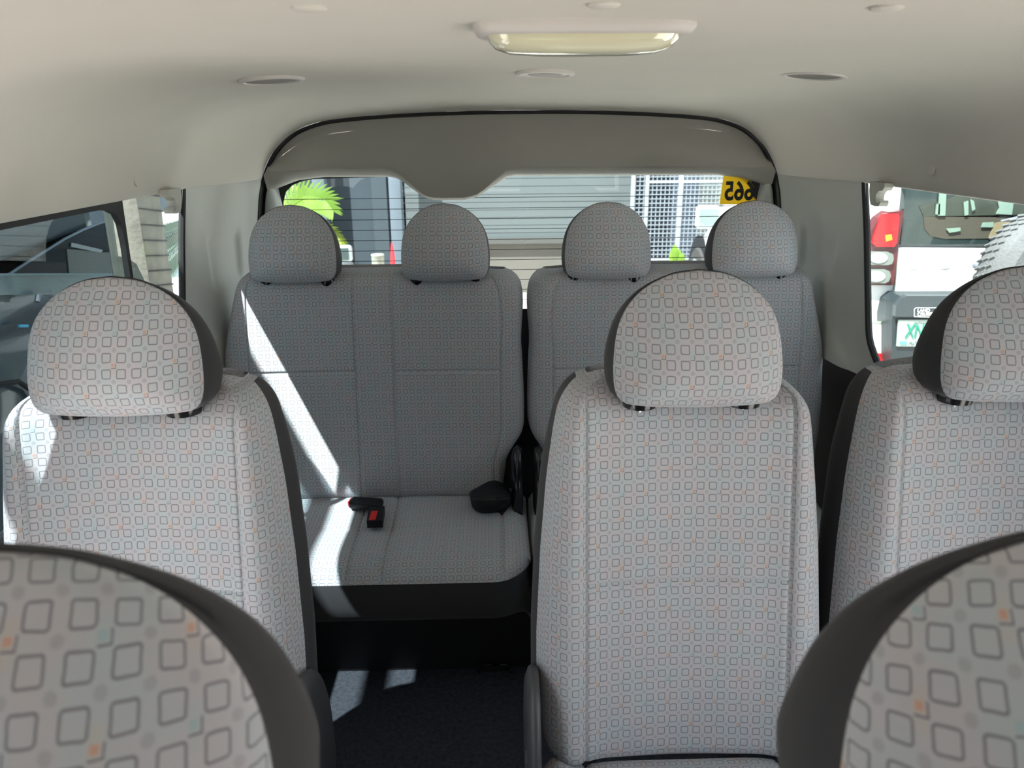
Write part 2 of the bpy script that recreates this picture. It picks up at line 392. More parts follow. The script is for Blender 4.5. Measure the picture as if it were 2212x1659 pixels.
WP = [(.40, .235), (.47, .241), (.60, .240), (.75, .232), (.86, .222), (.95, .212), (1.03, .200)]
def make_seat():
    root = empty('passenger_seat', (0, 0, 0))
    br = backrest(root, 0, .40, 1.036, 1.02, .2, .125, WP, .045, .055, (-.166, .168), .717, [(-.166, .168)], bol=.016)
    br[1]['label'] = 'charcoal fabric side and back of the backrest'
    collars(br[0], .004, 1.142, 1.019, 1.2)
    headrest(root, .004, 1.090, 1.014, H=.205, hw=.137)
    path = [(1.03, .40), (.98, .415), (.90, .425), (.80, .43), (.70, .435), (.62, .43), (.575, .41), (.555, .38), (.55, .34), (.56, .30), (.58, .27)]
    seatpan(root, -.245, .245, spline(path, 34), 24, (-.165, .165), hy=.80)
    for s in (-1, 1):
        prof = [(.95, .26), (1.16, .26), (1.18, .38), (1.16, .47), (1.11, .54), (1.05, .565), (1.00, .53), (.96, .42)]
        a = spline(prof+[prof[0]], 40)[:-1]; G = []
        for (dx, k) in ((0, .0), (0, .86), (.006, .97), (.014, 1.0), (.022, .97), (.022, 0)):
            c = a.mean(0); G.append([(s*(.265-dx), *(c+(p-c)*k)) for p in a])
        cv = gridmesh('recliner_cover', G, 'greyp', root, closed=True)
        MB().box((s*.264-.004, 1.00, .36), (s*.264+.004, 1.03, .43), .003).build('recliner_lever', 'greyp', cv)
    b = MB()
    for s in (-1, 1):
        b.box((s*.2-.025, .60, 0), (s*.2+.025, 1.06, .03), .005); b.box((s*.2-.015, .66, .02), (s*.2+.015, .72, .32), 0); b.box((s*.2-.015, .96, .02), (s*.2+.015, 1.02, .32), 0)
    b.box((-.22, .62, .25), (.22, 1.04, .31), .01); b.build('seat_frame', 'black', root)
    return root
seat = make_seat(); GS = 'single passenger seats in patterned grey fabric'
seats = [(seat, .218, 0, 0, 'single patterned seat right of the aisle in the middle row, its whole backrest in view'),
         (None, -.668, 0, 0, 'patterned middle row seat left of the aisle, in front of the dark car'),
         (None, .727, 0, 0, 'patterned seat at the right picture edge, its headrest overlapping the white car'),
         (None, -.335, -.825, .017, 'nearest seat at bottom left, only its big blurred headrest showing'),
         (None, .205, -.825, .017, 'nearest seat at bottom right, only its big blurred headrest showing')]
for o, x, y, z, lab in seats:
    o = o or copy_tree(seat); o.location = (x, y, 0)
    if y < -.5:      # the nearest seats are lower and have their headrests pulled up
        o.scale = (1, 1, .92)
        for ch in o.children:
            if ch.name.startswith('headrest'): ch.scale = (1, 1, 1/.92); ch.location.z = z/.92
    tag(o, lab, 'seat', GS)
for o, x, y, z, lab in seats[:3:2]:      # the pair right of the aisle has recliner covers on its outer sides only
    o = next(q for q in bpy.data.objects if q.get('label') == lab)
    for ch in [c for c in o.children if c.name.startswith('recliner_cover')]:
        side = 1 if ch.data.vertices[0].co.x > 0 else -1
        if side != (-1 if x < .5 else 1):
            for g in list(ch.children): bpy.data.objects.remove(g)
            bpy.data.objects.remove(ch)
def make_bench(side):
    """half of the rear bench: side -1 reaches the left wall, +1 the right wall"""
    s = side; root = empty('rear_bench', (s*.435, 2.1, 0)); root.location = (0, 0, 0); cx = s*.4415
    Wb = [(.38, .41), (.45, .425), (.55, .432), (.66, .434), (.80, .428), (.95, .408), (1.045, .390)]
    sm = sorted((cx+x*s*-1 for x in (.355, .056, -.055, -.345))) if False else sorted(s*q-cx for q in (.792, .49, .38, .076))
    hx = sorted([sorted((s*.792-cx, s*.49-cx)), sorted((s*.38-cx, s*.076-cx))])
    def notch(ring, z):
        r = ring.copy()
        inner = s*r[:, 0] < .12
        k = sstep((.60-z)/.12)*.05      # the inner lower corner is cut back for the hinge cover
        top = sstep((z-.80)/.22)*-.036; outer = s*r[:, 0] > .74; r[outer, 0] -= s*.018*sstep((z-.80)/.22)*np.clip((s*r[outer, 0]-.74)/.1, 0, 1)
        r[inner, 0] += s*(k+top*1.0)*np.clip((.12-s*r[inner, 0])/.10, 0, 1); return r
    br = backrest(root, cx, .385, 1.046, 2.045, .13, .13, Wb, .022, .045, sm, .770, hx, bol=.006, flare=.004, edge=.035, sidefab=4, notch=notch)
    for x in ((.638, .222) if s > 0 else (.642, .223)):
        collars(br[0], s*x, 2.150, 1.028)
    hs = (.640, .228) if s > 0 else (.645, .225)
    for x in hs:
        headrest(root, s*x, 2.095, 1.028, H=.206, hw=.1245, tilt=.1, seam=.965)
    path = [(2.075, .40), (2.03, .388), (1.95, .383), (1.88, .382), (1.80, .385), (1.74, .383), (1.695, .372), (1.668, .352), (1.66, .325), (1.658, .29), (1.664, .26), (1.68, .230), (1.72, .215)]
    xs = sorted((s*.862, s*.004))
    seatpan(root, xs[0], xs[1], spline(path, 44), 31, [s*.775, s*.475, s*.385, s*.078], hy=1.89, edge=.04, th=.14, front_round=.10, bol=.008)
    MB().box((s*.84, 1.80, 0), (s*.03, 2.12, .20), .01).build('seat_base', 'black', root)
    hc = MB(); prof = spline([(1.965, .28), (1.955, .38), (1.965, .50), (2.0, .565), (2.04, .55), (2.08, .45), (2.08, .28), (1.965, .28)], 40)[:-1]; G = []
    for dx, k in ((0, 0), (0, .8), (.006, .95), (.018, 1), (.03, .95), (.034, 0)):
        c = prof.mean(0); G.append([(s*(.048-dx), *(c+(p-c)*k)) for p in prof])
    gridmesh('hinge_cover', G, 'gloss', root, closed=True)
    return root
tag(make_bench(-1), 'left half of the rear bench, crossed by a bright diagonal streak of sun', 'bench seat', 'two halves of the rear bench')
tag(make_bench(1), 'right half of the rear bench, partly hidden behind a single seat', 'bench seat', 'two halves of the rear bench')

# ------------------------------------------------------------------ seat belt hardware on the bench
root = empty('seat_belt_buckle', PZ(785, 1100, .39))
tag(root, 'black seat belt buckle with red button lying on the rear bench', 'seat belt buckle')
def buckle(root, a, b, w, h, red_end):
    a, b = np.array(a), np.array(b); t = (b-a)/np.linalg.norm(b-a); n = np.array([0, 0, 1.]); s = np.cross(n, t); L = np.linalg.norm(b-a)
    o = np.array(root.location)
    T = lambda p: a-o+t*p[0]+s*p[1]+n*p[2]
    MB().box((0, -w/2, 0), (L, w/2, h), .009, T=T).build('buckle_body', 'black', root)
    MB().box((L-.018 if red_end else -.002, -w*.32, h*.18), (L+.003 if red_end else .012, w*.32, h*.86), .003, T=T).build('release_button', 'red', root)
zb = .392
buckle(root, PZ(826, 1098, zb), PZ(757, 1093, zb), .042, .024, True)
a = PZ(800, 1118, .40); 
o = np.array(root.location)
pts = [PZ(px, py, .415) for px, py in ((797, 1093), (831, 1093), (826, 1124), (792, 1125))]
MB().prism([p-o for p in pts], (0, 0, -.022)).build('buckle_head', 'black', root)
pts = [PZ(px, py, .417) for px, py in ((802, 1104), (816, 1103), (811, 1122), (797, 1123))]
MB().prism([p-o for p in pts], (0, 0, -.006)).build('release_button', 'red', root)
root = empty('belt_holder', PZ(1062, 1085, .40)); o = np.array(root.location)
tag(root, 'bulky black belt housing in the bench corner beside the hinge', 'seat belt')
q = [PZ(*p, .45) for p in ((1018, 1058), (1060, 1036), (1082, 1040), (1100, 1062), (1098, 1078), (1022, 1078))]
q2 = [PZ(*p, .385) for p in ((1013, 1070), (1060, 1048), (1090, 1050), (1106, 1068), (1092, 1102), (1030, 1107))]
g = []
for k, (za, sc) in enumerate(((0, 0), (0, .85), (.1, .97), (.5, 1.02), (.9, 1), (1, .95), (1, 0))):
    A = np.array([lerp(np.array(x), np.array(y), za) for x, y in zip(q, q2)]); c = A.mean(0); B = spline(np.vstack([A, A[:1]]), 30)[:-1]; g.append(c+(B-c)*sc-o)
gridmesh('belt_housing', g, 'black', root, closed=True)
MB().tube([PZ(1092, 1080, .40)-o, PZ(1086, 1100, .392)-o, PZ(1084, 1116, .375)-o], [.016, .012, .003]).build('belt_webbing', 'black', root)
MB().box(PZ(1066, 1068, .45)-o, PZ(1078, 1075, .452)-o, .0).build('release_clip', 'steel', root)
root = empty('seat_latch', PZ(1068, 1446, 0)); o = np.array(root.location)
tag(root, 'small black seat latch with a thin glinting edge on the carpet', 'latch')
MB().tube([PZ(1034, 1452, .012)-o, PZ(1036, 1440, .020)-o, PZ(1048, 1435, .024)-o, PZ(1062, 1436, .022)-o], .005).build('latch_hook', 'gloss', root)
MB().tube([PZ(1104, 1452, .012)-o, PZ(1102, 1440, .020)-o, PZ(1092, 1435, .024)-o, PZ(1080, 1436, .022)-o], .005).build('latch_hook', 'gloss', root)
MB().box(PZ(1040, 1452, 0)-o, PZ(1098, 1438, .018)-o, .003).build('latch_plate', 'black', root)

# ------------------------------------------------------------------ van shell
def struct(o, name=None): o['kind'] = 'structure'; return o
Y0 = -1.3; YD = .80   # the cabin shell starts at Y0, its sides are left open forward of YD to let daylight in
struct(gridmesh('floor', [[(x, y, 0) for x in np.linspace(-1, 1, 41)] for y in np.linspace(Y0, 2.62, 60)], 'carpet'))
struct(MB().box((-.93, 1.775, 0.0), (.93, 1.795, .20), 0).build('trim_1', 'black'))
A = [(.885, 1.287), (.872, 1.335), (.845, 1.39), (.795, 1.445), (.72, 1.487), (.62, 1.513), (.50, 1.526), (.28, 1.535), (0, 1.54)]
B = [(.800, 1.289), (.778, 1.337), (.744, 1.379), (.69, 1.422), (.620, 1.449), (.52, 1.463), (.385, 1.472), (.2, 1.479), (0, 1.481)]
NA = 44; A = spline(A, NA); B = spline(B, NA)
ys = list(np.linspace(Y0, 1.2, 16))+list(np.linspace(1.25, 2.45, 34)); G = []
def section(y):
    k = min(1, max(0, (y-1.2)/1.25)); out = []
    for i in range(NA):
        u = i/(NA-1); wt = k**2.2; ws = sstep((y-2.02)/.43)**1.0 if y > 2.02 else 0
        w = lerp(ws, wt, sstep(u/.6)); out.append(lerp(A[i], B[i], w))
    return np.array(out)
for y in ys:
    s = section(y); x0, z0 = s[0]
    lip = [(x0+.045, z0+.012), (x0+.018, z0-.002), (x0+.006, z0-.003)]
    right = [(x, y, z) for x, z in lip]+[(x, y, z) for x, z in s]
    G.append([(-p[0], p[1], p[2]) for p in right]+[p for p in right[::-1][1:]])
struct(gridmesh('ceiling', G, 'liner'))
# thin seam across the headliner and its rubber-edged rear opening
open_half = list(spline([(.800, 1.289), (.778, 1.337), (.744, 1.379), (.69, 1.422), (.620, 1.449), (.52, 1.463), (.385, 1.472), (.2, 1.479), (0, 1.481)], 40))
low = [(.838, .50), (.838, .8), (.836, 1.04), (.831, 1.14), (.818, 1.23)]
half = spline(low+[tuple(p) for p in open_half[::4]], 70)
outl = [(x, z) for x, z in half]+[(-x, z) for x, z in half[::-1][1:]]
struct(MB().tube([(x, 2.462, z) for x, z in outl], [.011 if z > 1.30 else .004 for x, z in outl], 8).build('trim_2', 'rubber'))
Gj = [[(x*k, y, 1.0+(z-1.0)*kz) for x, z in outl] for (y, k, kz) in ((2.45, 1, 1), (2.47, 1.004, 1.004), (2.62, 1.01, 1.01))]
struct(gridmesh('trim_3', Gj, 'pillar'))
for s, nm in ((-1, 'left'), (1, 'right')):
    # rear pillar trim from the window edge to the tailgate opening
    G = []
    for z in np.linspace(.40, 1.292, 50):
        yw = np.interp(z, [.80, .84, .88, .95, 1.10, 1.25, 1.292], [1.83, 1.895, 1.935, 1.96, 2.0, 2.04, 2.05]) if z > .8 else 1.83
        if z < .80: yw = 1.83
        xw = np.interp(z, [.4, .8, 1.29], [.93, .905, .885]); xo = np.interp(z, [.4, 1.04, 1.14, 1.23, 1.29], [.84, .837, .832, .818, .801])
        xm = lerp(xw, xo, .18)
        pts = spline([(xw+.006, yw), (xw+.001, yw+.012), (xw, yw+.03), (xw-.001, yw+.10), (xw-.012, yw+.17), (xm-.018, yw+.24), (lerp(xm, xo, .6)-.004, 2.38), (xo+.002, 2.43), (xo, 2.455)], 60)
        row = []
        for (x, y) in pts:
            # shallow oblong recess
            r = sstep((1.155-z)/.026)*sstep((z-1.0)/.026)*sstep((y-2.15)/.03)*sstep((2.355-y)/.03)
            row.append((s*(x+.012*r), y, z))
        G.append(row)
    G = np.array(G); top = G[24:] if False else G
    zi = next(i for i in range(len(G)) if G[i][0][2] > .775)
    struct(gridmesh('wall_%s_pillar' % nm if False else 'trim_%d' % (4 if s < 0 else 5), G[zi:], 'pillar'))
    # black lower side wall with a rounded sill
    G = []
    for y in np.linspace(YD, 2.6, 50):
        top_ = np.interp(y, [Y0, 1.70, 1.80, 1.86, 1.91, 1.935], [.778, .778, .788, .812, .845, .86]) if y < 1.935 else np.interp(y, [1.935, 2.0, 2.1, 2.2, 2.3], [.875, .80, .79, .785, .78])
        G.append([(s*.955, y, 0), (s*.945, y, .4), (s*.935, y, top_-.10), (s*.925, y, top_-.03), (s*.912, y, top_-.008), (s*.905+s*.01*(y < 1.94), y, top_), (s*.925, y, top_-.012)])
    struct(gridmesh('wall_%s' % nm, G, 'lower'))
    struct(MB().tube([(s*(x-.001), y, z) for x, y, z in spline([(.895, 2.062, 1.30), (.895, 2.055, 1.27), (.899, 2.02, 1.16), (.903, 1.975, 1.0), (.906, 1.945, .90), (.909, 1.915, .86), (.911, 1.86, .82), (.913, 1.80, .797), (.913, 1.70, .788), (.913, 1.2, .786), (.913, YD, .786)], 80)], .009, 8).build('trim_%d' % (6 if s < 0 else 7), 'rubber'))
# side windows
w1 = empty('window_1'); w1['kind'] = 'structure'; w2 = empty('window_2'); w2['kind'] = 'structure'
def pane(parent, s, poly, m, name='window_pane', x=.925):
    return flatpanel(name, [(s*(x+.02*(1.29-z)), y, z) for y, z in poly], (s*.004, 0, 0), m, parent)
pane(w2, 1, [(1.0, .77), (1.9, .77), (2.1, .9), (2.1, 1.31), (1.0, 1.31)], 'glassrear')
pane(w1, -1, [(1.70, .77), (1.9, .77), (2.1, .9), (2.1, 1.31), (1.70, 1.31)], 'glassrear')
tp = [(1.0, .77), (1.83, .77), (1.83, 1.02), (1.82, 1.09), (1.79, 1.135), (1.75, 1.155), (1.71, 1.165), (1.71, 1.31), (1.0, 1.31)]
pane(w1, -1, tp, 'glasstint', x=.915)
fr = MB(); fx = lambda z: -(.908+.02*(1.29-z))
fr.prism([(fx(1.3), YD, 1.32), (fx(1.26), YD, 1.272), (fx(1.26), 1.725, 1.273), (fx(1.3), 1.725, 1.32)], (.012, 0, 0))
o_ = [(1.725, 1.32), (1.725, .78), (1.712, .78), (1.710, 1.19), (1.704, 1.235), (1.688, 1.258), (1.66, 1.268), (1.62, 1.273), (1.62, 1.32)]
fr.prism([(fx(z), y, z) for y, z in o_], (.012, 0, 0)); fr.build('window_frame', 'rubber', w1, smooth=False, flat=None)
for s in (-1, 1):
    struct(gridmesh('trim_%d' % (10 if s < 0 else 11), [[(s*x, y, z) for x, z in ((.915, .78), (.90, 1.05), (.883, 1.30))] for y in (.80, .81, 1.02, 1.03)], 'pillar'))
# front part of the cabin: side walls, tinted side glass, dashboard and windshield
for s, nm in ((-1, 'left'), (1, 'right')):
    struct(gridmesh('wall_%s_front' % nm, [[(s*x, y, z) for x, z in ((.955, 0), (.94, .5), (.915, .80))] for y in np.linspace(Y0, -.25, 6)], 'black'))
    struct(gridmesh('trim_%d' % (8 if s < 0 else 9), [[(s*x, y, z) for x, z in ((.915, .80), (.90, 1.05), (.885, 1.30))] for y in (-.37, -.25)], 'pillar'))
    pane(w1 if s < 0 else w2, s, [(Y0, .80), (-.37, .80), (-.37, 1.31), (Y0, 1.31)], 'glasswind')
w4 = empty('window_4'); w4['kind'] = 'structure'
flatpanel('window_pane', [(-.9, Y0, .98), (.9, Y0, .98), (.86, Y0, 1.54), (-.86, Y0, 1.54)], (0, .005, 0), 'glasswind', w4)
struct(MB().box((-.93, Y0-.02, 0), (.93, Y0+.30, .96), .02).build('wall_front', 'greyp'))
# rear window with heater lines
w3 = empty('window_3', (0, 2.53, 1.0)); w3['kind'] = 'structure'
def heater():
    m = bpy.data.materials.new('heated_glass'); m.use_nodes = True; t = m.node_tree; t.nodes.clear()
    o = t.nodes.new('ShaderNodeOutputMaterial'); a = t.nodes.new('ShaderNodeBsdfTransparent'); g = t.nodes.new('ShaderNodeBsdfGlossy'); d = t.nodes.new('ShaderNodeBsdfDiffuse')
    a.inputs[0].default_value = (.76, .80, .81, 1); g.inputs['Roughness'].default_value = .0; d.inputs[0].default_value = (.03, .05, .055, 1)
    c = t.nodes.new('ShaderNodeTexCoord'); s = t.nodes.new('ShaderNodeSeparateXYZ'); t.links.new(c.outputs['Object'], s.inputs[0])
    z = V(t, s.outputs[2]); ln = ((z/.0335).fr()-.5).ab().below(.028, .012)*z.below(.233, .001)*.72
    m1 = t.nodes.new('ShaderNodeMixShader'); m1.inputs[0].default_value = .03; m2 = t.nodes.new('ShaderNodeMixShader')
    t.links.new(a.outputs[0], m1.inputs[1]); t.links.new(g.outputs[0], m1.inputs[2]); t.links.new(ln.v, m2.inputs[0]); t.links.new(m1.outputs[0], m2.inputs[1]); t.links.new(d.outputs[0], m2.inputs[2]); t.links.new(m2.outputs[0], o.inputs[0]); return m
M['heated'] = heater()
flatpanel('window_pane', [(-.84, 0, -.5), (.84, 0, -.5), (.84, 0, .36), (-.84, 0, .36)], (0, .004, 0), 'heated', w3)
# black ceramic border of the rear window
gi = spline([(-.765, -.5), (-.765, .10), (-.762, .20), (-.748, .245), (-.70, .273), (-.60, .282), (0, .291), (.60, .284), (.69, .275), (.735, .25), (.757, .20), (.762, .10), (.765, -.5)], 90)
go = [(np.clip(x*1.14, -.85, .85), z+.09 if z > .05 else z) for x, z in gi]
G = [[(x, -.003, z) for x, z in gi], [(x, -.003, z) for x, z in go]]
gridmesh('window_border', G, 'rubber', w3, smooth=False)
# tailgate trim panel: big curved panel, pale lip and the hanging cover in its middle
dr = empty('door_1', (0, 2.49, 1.3)); dr['kind'] = 'structure'
def zlow(x):
    return 1.287+float(np.interp(x, [-.77, -.74, -.68, -.60, -.405, -.375, -.30, -.27, -.235, -.17, -.135, -.045, -.02, .60, .68, .74, .77], [-.045, -.030, -.008, .001, .0, -.006, -.062, -.072, -.073, -.073, -.064, -.006, 0, -.004, -.012, -.030, -.045]))
def ztop(x):
    h = np.array(open_half); return float(np.interp(abs(x), h[::-1, 0], h[::-1, 1]))-.006
xs = np.array(sorted(set(np.round(np.r_[np.linspace(-.793, .793, 120), -.375, -.30, -.135, -.045], 4)))); G1 = []; G2 = []
for x in xs:
    a = abs(x); zt = ztop(x); zl = zlow(x*.97); lipw = .035-.008*max(0, 1-abs(x+.21)/.13); lipw = float(np.interp(x, [-.43, -.38, -.30, -.12, -.04, 0.0], [.030, .026, .012, .012, .026, .030]))
    zc = zl+lipw; 
    if a > .66: zc = lerp(zc, 1.315, min(1, (a-.66)/.12))
    if zt < zc+.003: zc = zt-.003
    zl = min(zl, zc-.002); hk = sstep(1-abs(x+.21)/.26)
    G1.append([(x, lerp(2.472, 2.448-.012*hk, sstep(t*1.3)), lerp(zt, zc, t)) for t in np.linspace(0, 1, 8)])
    y1 = 2.448-.012*hk
    G2.append([(x, y1, zc), (x, y1+.002, lerp(zc, zl, .12)), (x, y1+.022, lerp(zc, zl, .75)), (x, 2.500, zl), (x, 2.525, zl+.004)])
gridmesh('trim_panel', np.array(G1)-np.array([0, 2.49, 1.3]), 'tailtrim', dr)
gridmesh('trim_lip', np.array(G2)-np.array([0, 2.49, 1.3]), 'tailtrim', dr)
for s in (-1, 1):
    G = []
    for z in np.linspace(.45, 1.30, 40):
        xo = np.interp(z, [.45, 1.04, 1.14, 1.23, 1.30], [.828, .828, .822, .808, .785]); xi = np.interp(z, [.45, 1.10, 1.20, 1.25, 1.30], [.765, .763, .765, .772, .78])
        G.append([(s*x, y-2.49, z-1.3) for x, y in spline([(xo, 2.50), (xo-.004, 2.485), (lerp(xo, xi, .35), 2.478), (lerp(xo, xi, .75), 2.49), (xi, 2.515), (xi, 2.53)], 14)])
    gridmesh('side_trim', G, 'side', dr)
gridmesh('lower_trim', [[(x, 0.0, z-1.3) for x in (-.83, .83)] for z in (.0, .86)], 'greyp', dr)

# ------------------------------------------------------------------ things fixed to the ceiling
def ceil_z(x, y): s = section(y); return float(np.interp(abs(x), s[::-1, 0], s[::-1, 1]))
root = empty('ceiling_lamp', (.02, .99, 1.537)); tag(root, 'wide ceiling lamp with a glossy clear lens in the headliner', 'ceiling lamp')
def slab(hw, hd, z0, z1, rr, k):  # rounded rectangle ring
    out = []
    for i in range(64):
        a = 2*math.pi*i/64; c, s_ = math.cos(a), math.sin(a); e = 2/rr
        out.append((hw*math.copysign(abs(c)**e, c), hd*math.copysign(abs(s_)**e, s_)))
    return out
def rings(parent, name, m, L, **k):
    return gridmesh(name, [[(x, y, z) for x, y in slab(hw, hd, 0, 0, rr, 0)] for hw, hd, rr, z in L], m, parent, closed=True, **k)
rings(root, 'lamp_housing', 'lamp', [(.130, .053, 5, .004), (.130, .053, 5, -.003), (.126, .050, 5, -.009), (.118, .046, 5, -.012), (.112, .042, 5, -.010), (.02, .01, 3, -.010)])
M['lens'] = mat('lamp_lens', (.80, .77, .56), .08, coat=1); M['lens'].node_tree.nodes['Principled BSDF'].inputs['Transmission Weight'].default_value = .25
rings(root, 'lamp_lens', 'lens', [(.114, .043, 4, -.008), (.112, .042, 4, -.016), (.104, .037, 3.6, -.024), (.088, .029, 3.2, -.029), (.06, .02, 3, -.031), (.005, .002, 2, -.031)])
MB().lathe([(0, -.004), (.004, -.004), (.004, .002)], (.005, .062, -.004), n=12).build('lamp_clip', 'lamp', root)
for i, (px, py, lab) in enumerate([(587, 172, 'dark round grommet recessed in the headliner above the left seats'), (1178, 158, 'pale rimmed round grommet in the headliner just behind the lamp'), (1758, 162, 'dark round grommet recessed in the headliner toward the right side')]):
    p = PZ(px, py, 1.53); 
    for _ in range(8): p = PZ(px, py, ceil_z(p[0], p[1])-.002)
    root = empty('ceiling_vent', p); tag(root, lab, 'ceiling vent', 'round ceiling vents')
    e = (ceil_z(p[0], p[1]+.02)-ceil_z(p[0], p[1]-.02))/.04; ex = (ceil_z(p[0]+.02, p[1])-ceil_z(p[0]-.02, p[1]))/.04
    root.rotation_euler = (math.atan(e), -math.atan(ex), 0)
    R0 = .064 if i != 1 else .060
    MB().lathe([(0, .002), (R0, .002), (R0, -.001), (R0-.003, -.0045), (R0-.010, -.005), (R0-.013, -.002), (0, -.001)], (0, 0, 0), n=40).build('vent_rim', 'lamp', root)
    MB().lathe([(0, -.001), (R0-.013, -.0025), (R0-.02, -.0035), (R0-.03, -.002), (0, -.002)] if i != 1 else [(0, -.001), (.036, -.0025), (.032, -.004), (0, -.003)], (0, 0, 0), n=40).build('vent_disc', 'disc', root)
for (px, py, lab) in [(670, 18, 'small oval headliner plug near the top, first from the left'), (1305, 12, 'small oval headliner plug above the ceiling lamp'), (1915, 18, 'small oval headliner plug near the top right corner')]:
    p = PZ(px, py, 1.54)
    for _ in range(6): p = PZ(px, py, ceil_z(p[0], p[1])-.001)
    o = MB().lathe([(0, .002), (.0165, .002), (.0165, -.0005), (.014, -.002), (0, -.0022)], (0, 0, 0), n=28).build('ceiling_plug', 'liner'); o.location = p; tag(o, lab, 'plug', 'oval headliner plugs')
for (px, py, s, lab) in [(297, 390, -1, 'small oval plug in the headliner above the left side window'), (2013, 365, 1, 'small oval plug in the headliner above the right side window')]:
    p = PX(px, py, s*.865)
    for _ in range(8):
        sec = section(p[1]); x = float(np.interp(p[2], sec[:, 1], sec[:, 0])); p = PX(px, py, s*(x-.001))
    o = MB().lathe([(0, -.002), (.013, -.002), (.013, .0005), (.011, .002), (0, .0022)], (0, 0, 0), axis='x', n=28)
    o = o.build('side_plug', 'liner'); o.scale = (-s, 1, 1); o.location = p; tag(o, lab, 'plug', 'oval headliner plugs')
# coat hooks
for s, lab in ((-1, 'grey coat hook hanging over the left side window'), (1, 'grey coat hook hanging over the right side window')):
    root = empty('coat_hook', (s*.872, 1.915, 1.272)); tag(root, lab, 'coat hook', 'coat hooks')
    root.scale = (1, 1, 1)
    pr = [(.05, .022), (.048, -.0), (.040, -.022), (.030, -.034), (.006, -.036), (-.012, -.034), (-.017, -.026), (-.012, -.020), (-.009, -.026), (.004, -.026), (.010, -.018), (.009, -.006), (-.002, .002), (-.020, .004), (-.028, .012), (-.026, .022)]
    MB().prism([(-.011, y, z) for y, z in pr], (.022, 0, 0)).build('hook_body', 'beige', root, smooth=False, flat=None)
# sticker on the rear window
c = PY(1600, 413, 2.522); root = empty('window_sticker', c); tag(root, 'yellow sticker with mirrored black digits 665 on the rear window', 'sticker')
m = mat('yellow_foil', (.80, .56, .03), .35, ns=60, amt=.35, bs=120, bd=.002); M['yellow'] = m
t_ = m.node_tree; bb_ = t_.nodes['Principled BSDF']; tr_ = t_.nodes.new('ShaderNodeBsdfTranslucent'); tr_.inputs[0].default_value = (1, .78, .04, 1); mx_ = t_.nodes.new('ShaderNodeMixShader'); mx_.inputs[0].default_value = .5
t_.links.new(bb_.outputs[0], mx_.inputs[1]); t_.links.new(tr_.outputs[0], mx_.inputs[2]); t_.links.new(mx_.outputs[0], t_.nodes['Material Output'].inputs[0])
pl = [PY(*p, 2.522)-c for p in [(1563, 380), (1650, 376), (1660, 400), (1642, 441), (1600, 442), (1555, 441), (1556, 428)]]
MB().prism(pl, (0, .001, 0)).build('sticker_sheet', 'yellow', root, smooth=False, flat=None)
def text(s, name, m, size, loc, rot, parent=None, sx=1, off=0, ext=.0006, align='LEFT'):
    cu = bpy.data.curves.new(name, 'FONT'); cu.body = s; cu.size = size; cu.extrude = ext; cu.offset = off; cu.align_x = align
    t_ob = bpy.data.objects.new('text_source', cu); COL.objects.link(t_ob); bpy.context.view_layer.update()
    me = bpy.data.meshes.new_from_object(t_ob.evaluated_get(bpy.context.evaluated_depsgraph_get())); bpy.data.objects.remove(t_ob); bpy.data.curves.remove(cu)
    me.materials.clear(); me.materials.append(M[m] if isinstance(m, str) else m); me.name = name; o = bpy.data.objects.new(name, me); COL.objects.link(o); o.parent = parent
    o.location = loc; o.rotation_euler = rot; o.scale = (sx, 1, 1); return o
text('665', 'sticker_digits', 'rubber', .082, PY(1628, 431, 2.519)-c, (math.pi/2, 0, math.pi), root, sx=.80, off=.0022)
MB().prism([PY(*p, 2.5195)-c for p in [(1618, 374), (1648, 378), (1650, 436), (1636, 434), (1627, 424), (1624, 414), (1630, 404), (1624, 394)]], (0, .001, 0)).build('sticker_mark', 'rubber', root, smooth=False, flat=None)

# ------------------------------------------------------------------ outside
ZG = -.62
M['asphalt'] = mat('pale_concrete', (.50, .475, .43), .9, ns=1.5, amt=.12, bs=60, bd=.004)
struct(gridmesh('ground', [[(x, y, ZG) for x in (-20, 20)] for y in (-14, 16)], 'asphalt'))
YW = 10.0
M['wall'] = mat('slate_blue_wall', (.030, .043, .054), .8, ns=2.0, amt=.15)
M['shutter'] = mat('grey_shutter', (.085, .10, .102), .7, ns=1.0, amt=.08)
M['brown'] = mat('taupe_wall', (.10, .092, .08), .8, ns=2, amt=.1)
M['ltpost'] = mat('pale_blue_post', (.10, .125, .15), .6)
M['white'] = mat('white_paint', (.80, .82, .82), .5); M['gate'] = mat('pale_gate_paint', (.24, .27, .29), .5)
M['far'] = mat('lavender_wall', (.05, .062, .09), .8, ns=3, amt=.2)
M['cream'] = mat('cream_wall', (.26, .265, .23), .8, ns=3, amt=.08)
def wallbox(name, x0, x1, z0, z1, y, m, t=.15):
    return struct(MB().box((x0, y, z0), (x1, y+t, z1), 0).build(name, m, smooth=False, flat=None))
def xz(px, py, y=YW): p = PY(px, py, y); return p[0], p[2]
wallbox('wall_building_slate', -12, xz(876, 450)[0], ZG, 3.2, YW, 'wall', .4)
wallbox('wall_building_dark_strip', xz(806, 450)[0], xz(838, 450)[0], ZG, 3.2, YW-.05, mat('dark_slate', (.040, .055, .065), .8), .1)
wallbox('wall_garage_lower', xz(870, 522)[0], xz(1366, 522)[0], ZG, xz(1000, 522)[1], YW+.02, 'brown', .3)
sh = empty('roller_shutter', ((xz(870, 450)[0]+xz(1366, 450)[0])/2, YW, .1)); tag(sh, 'grey roller shutter behind the rear window', 'shutter')
o = np.array(sh.location); b = MB(); x0, x1 = xz(872, 450)[0], xz(1366, 450)[0]; z0, z1 = xz(1000, 520)[1], 3.0
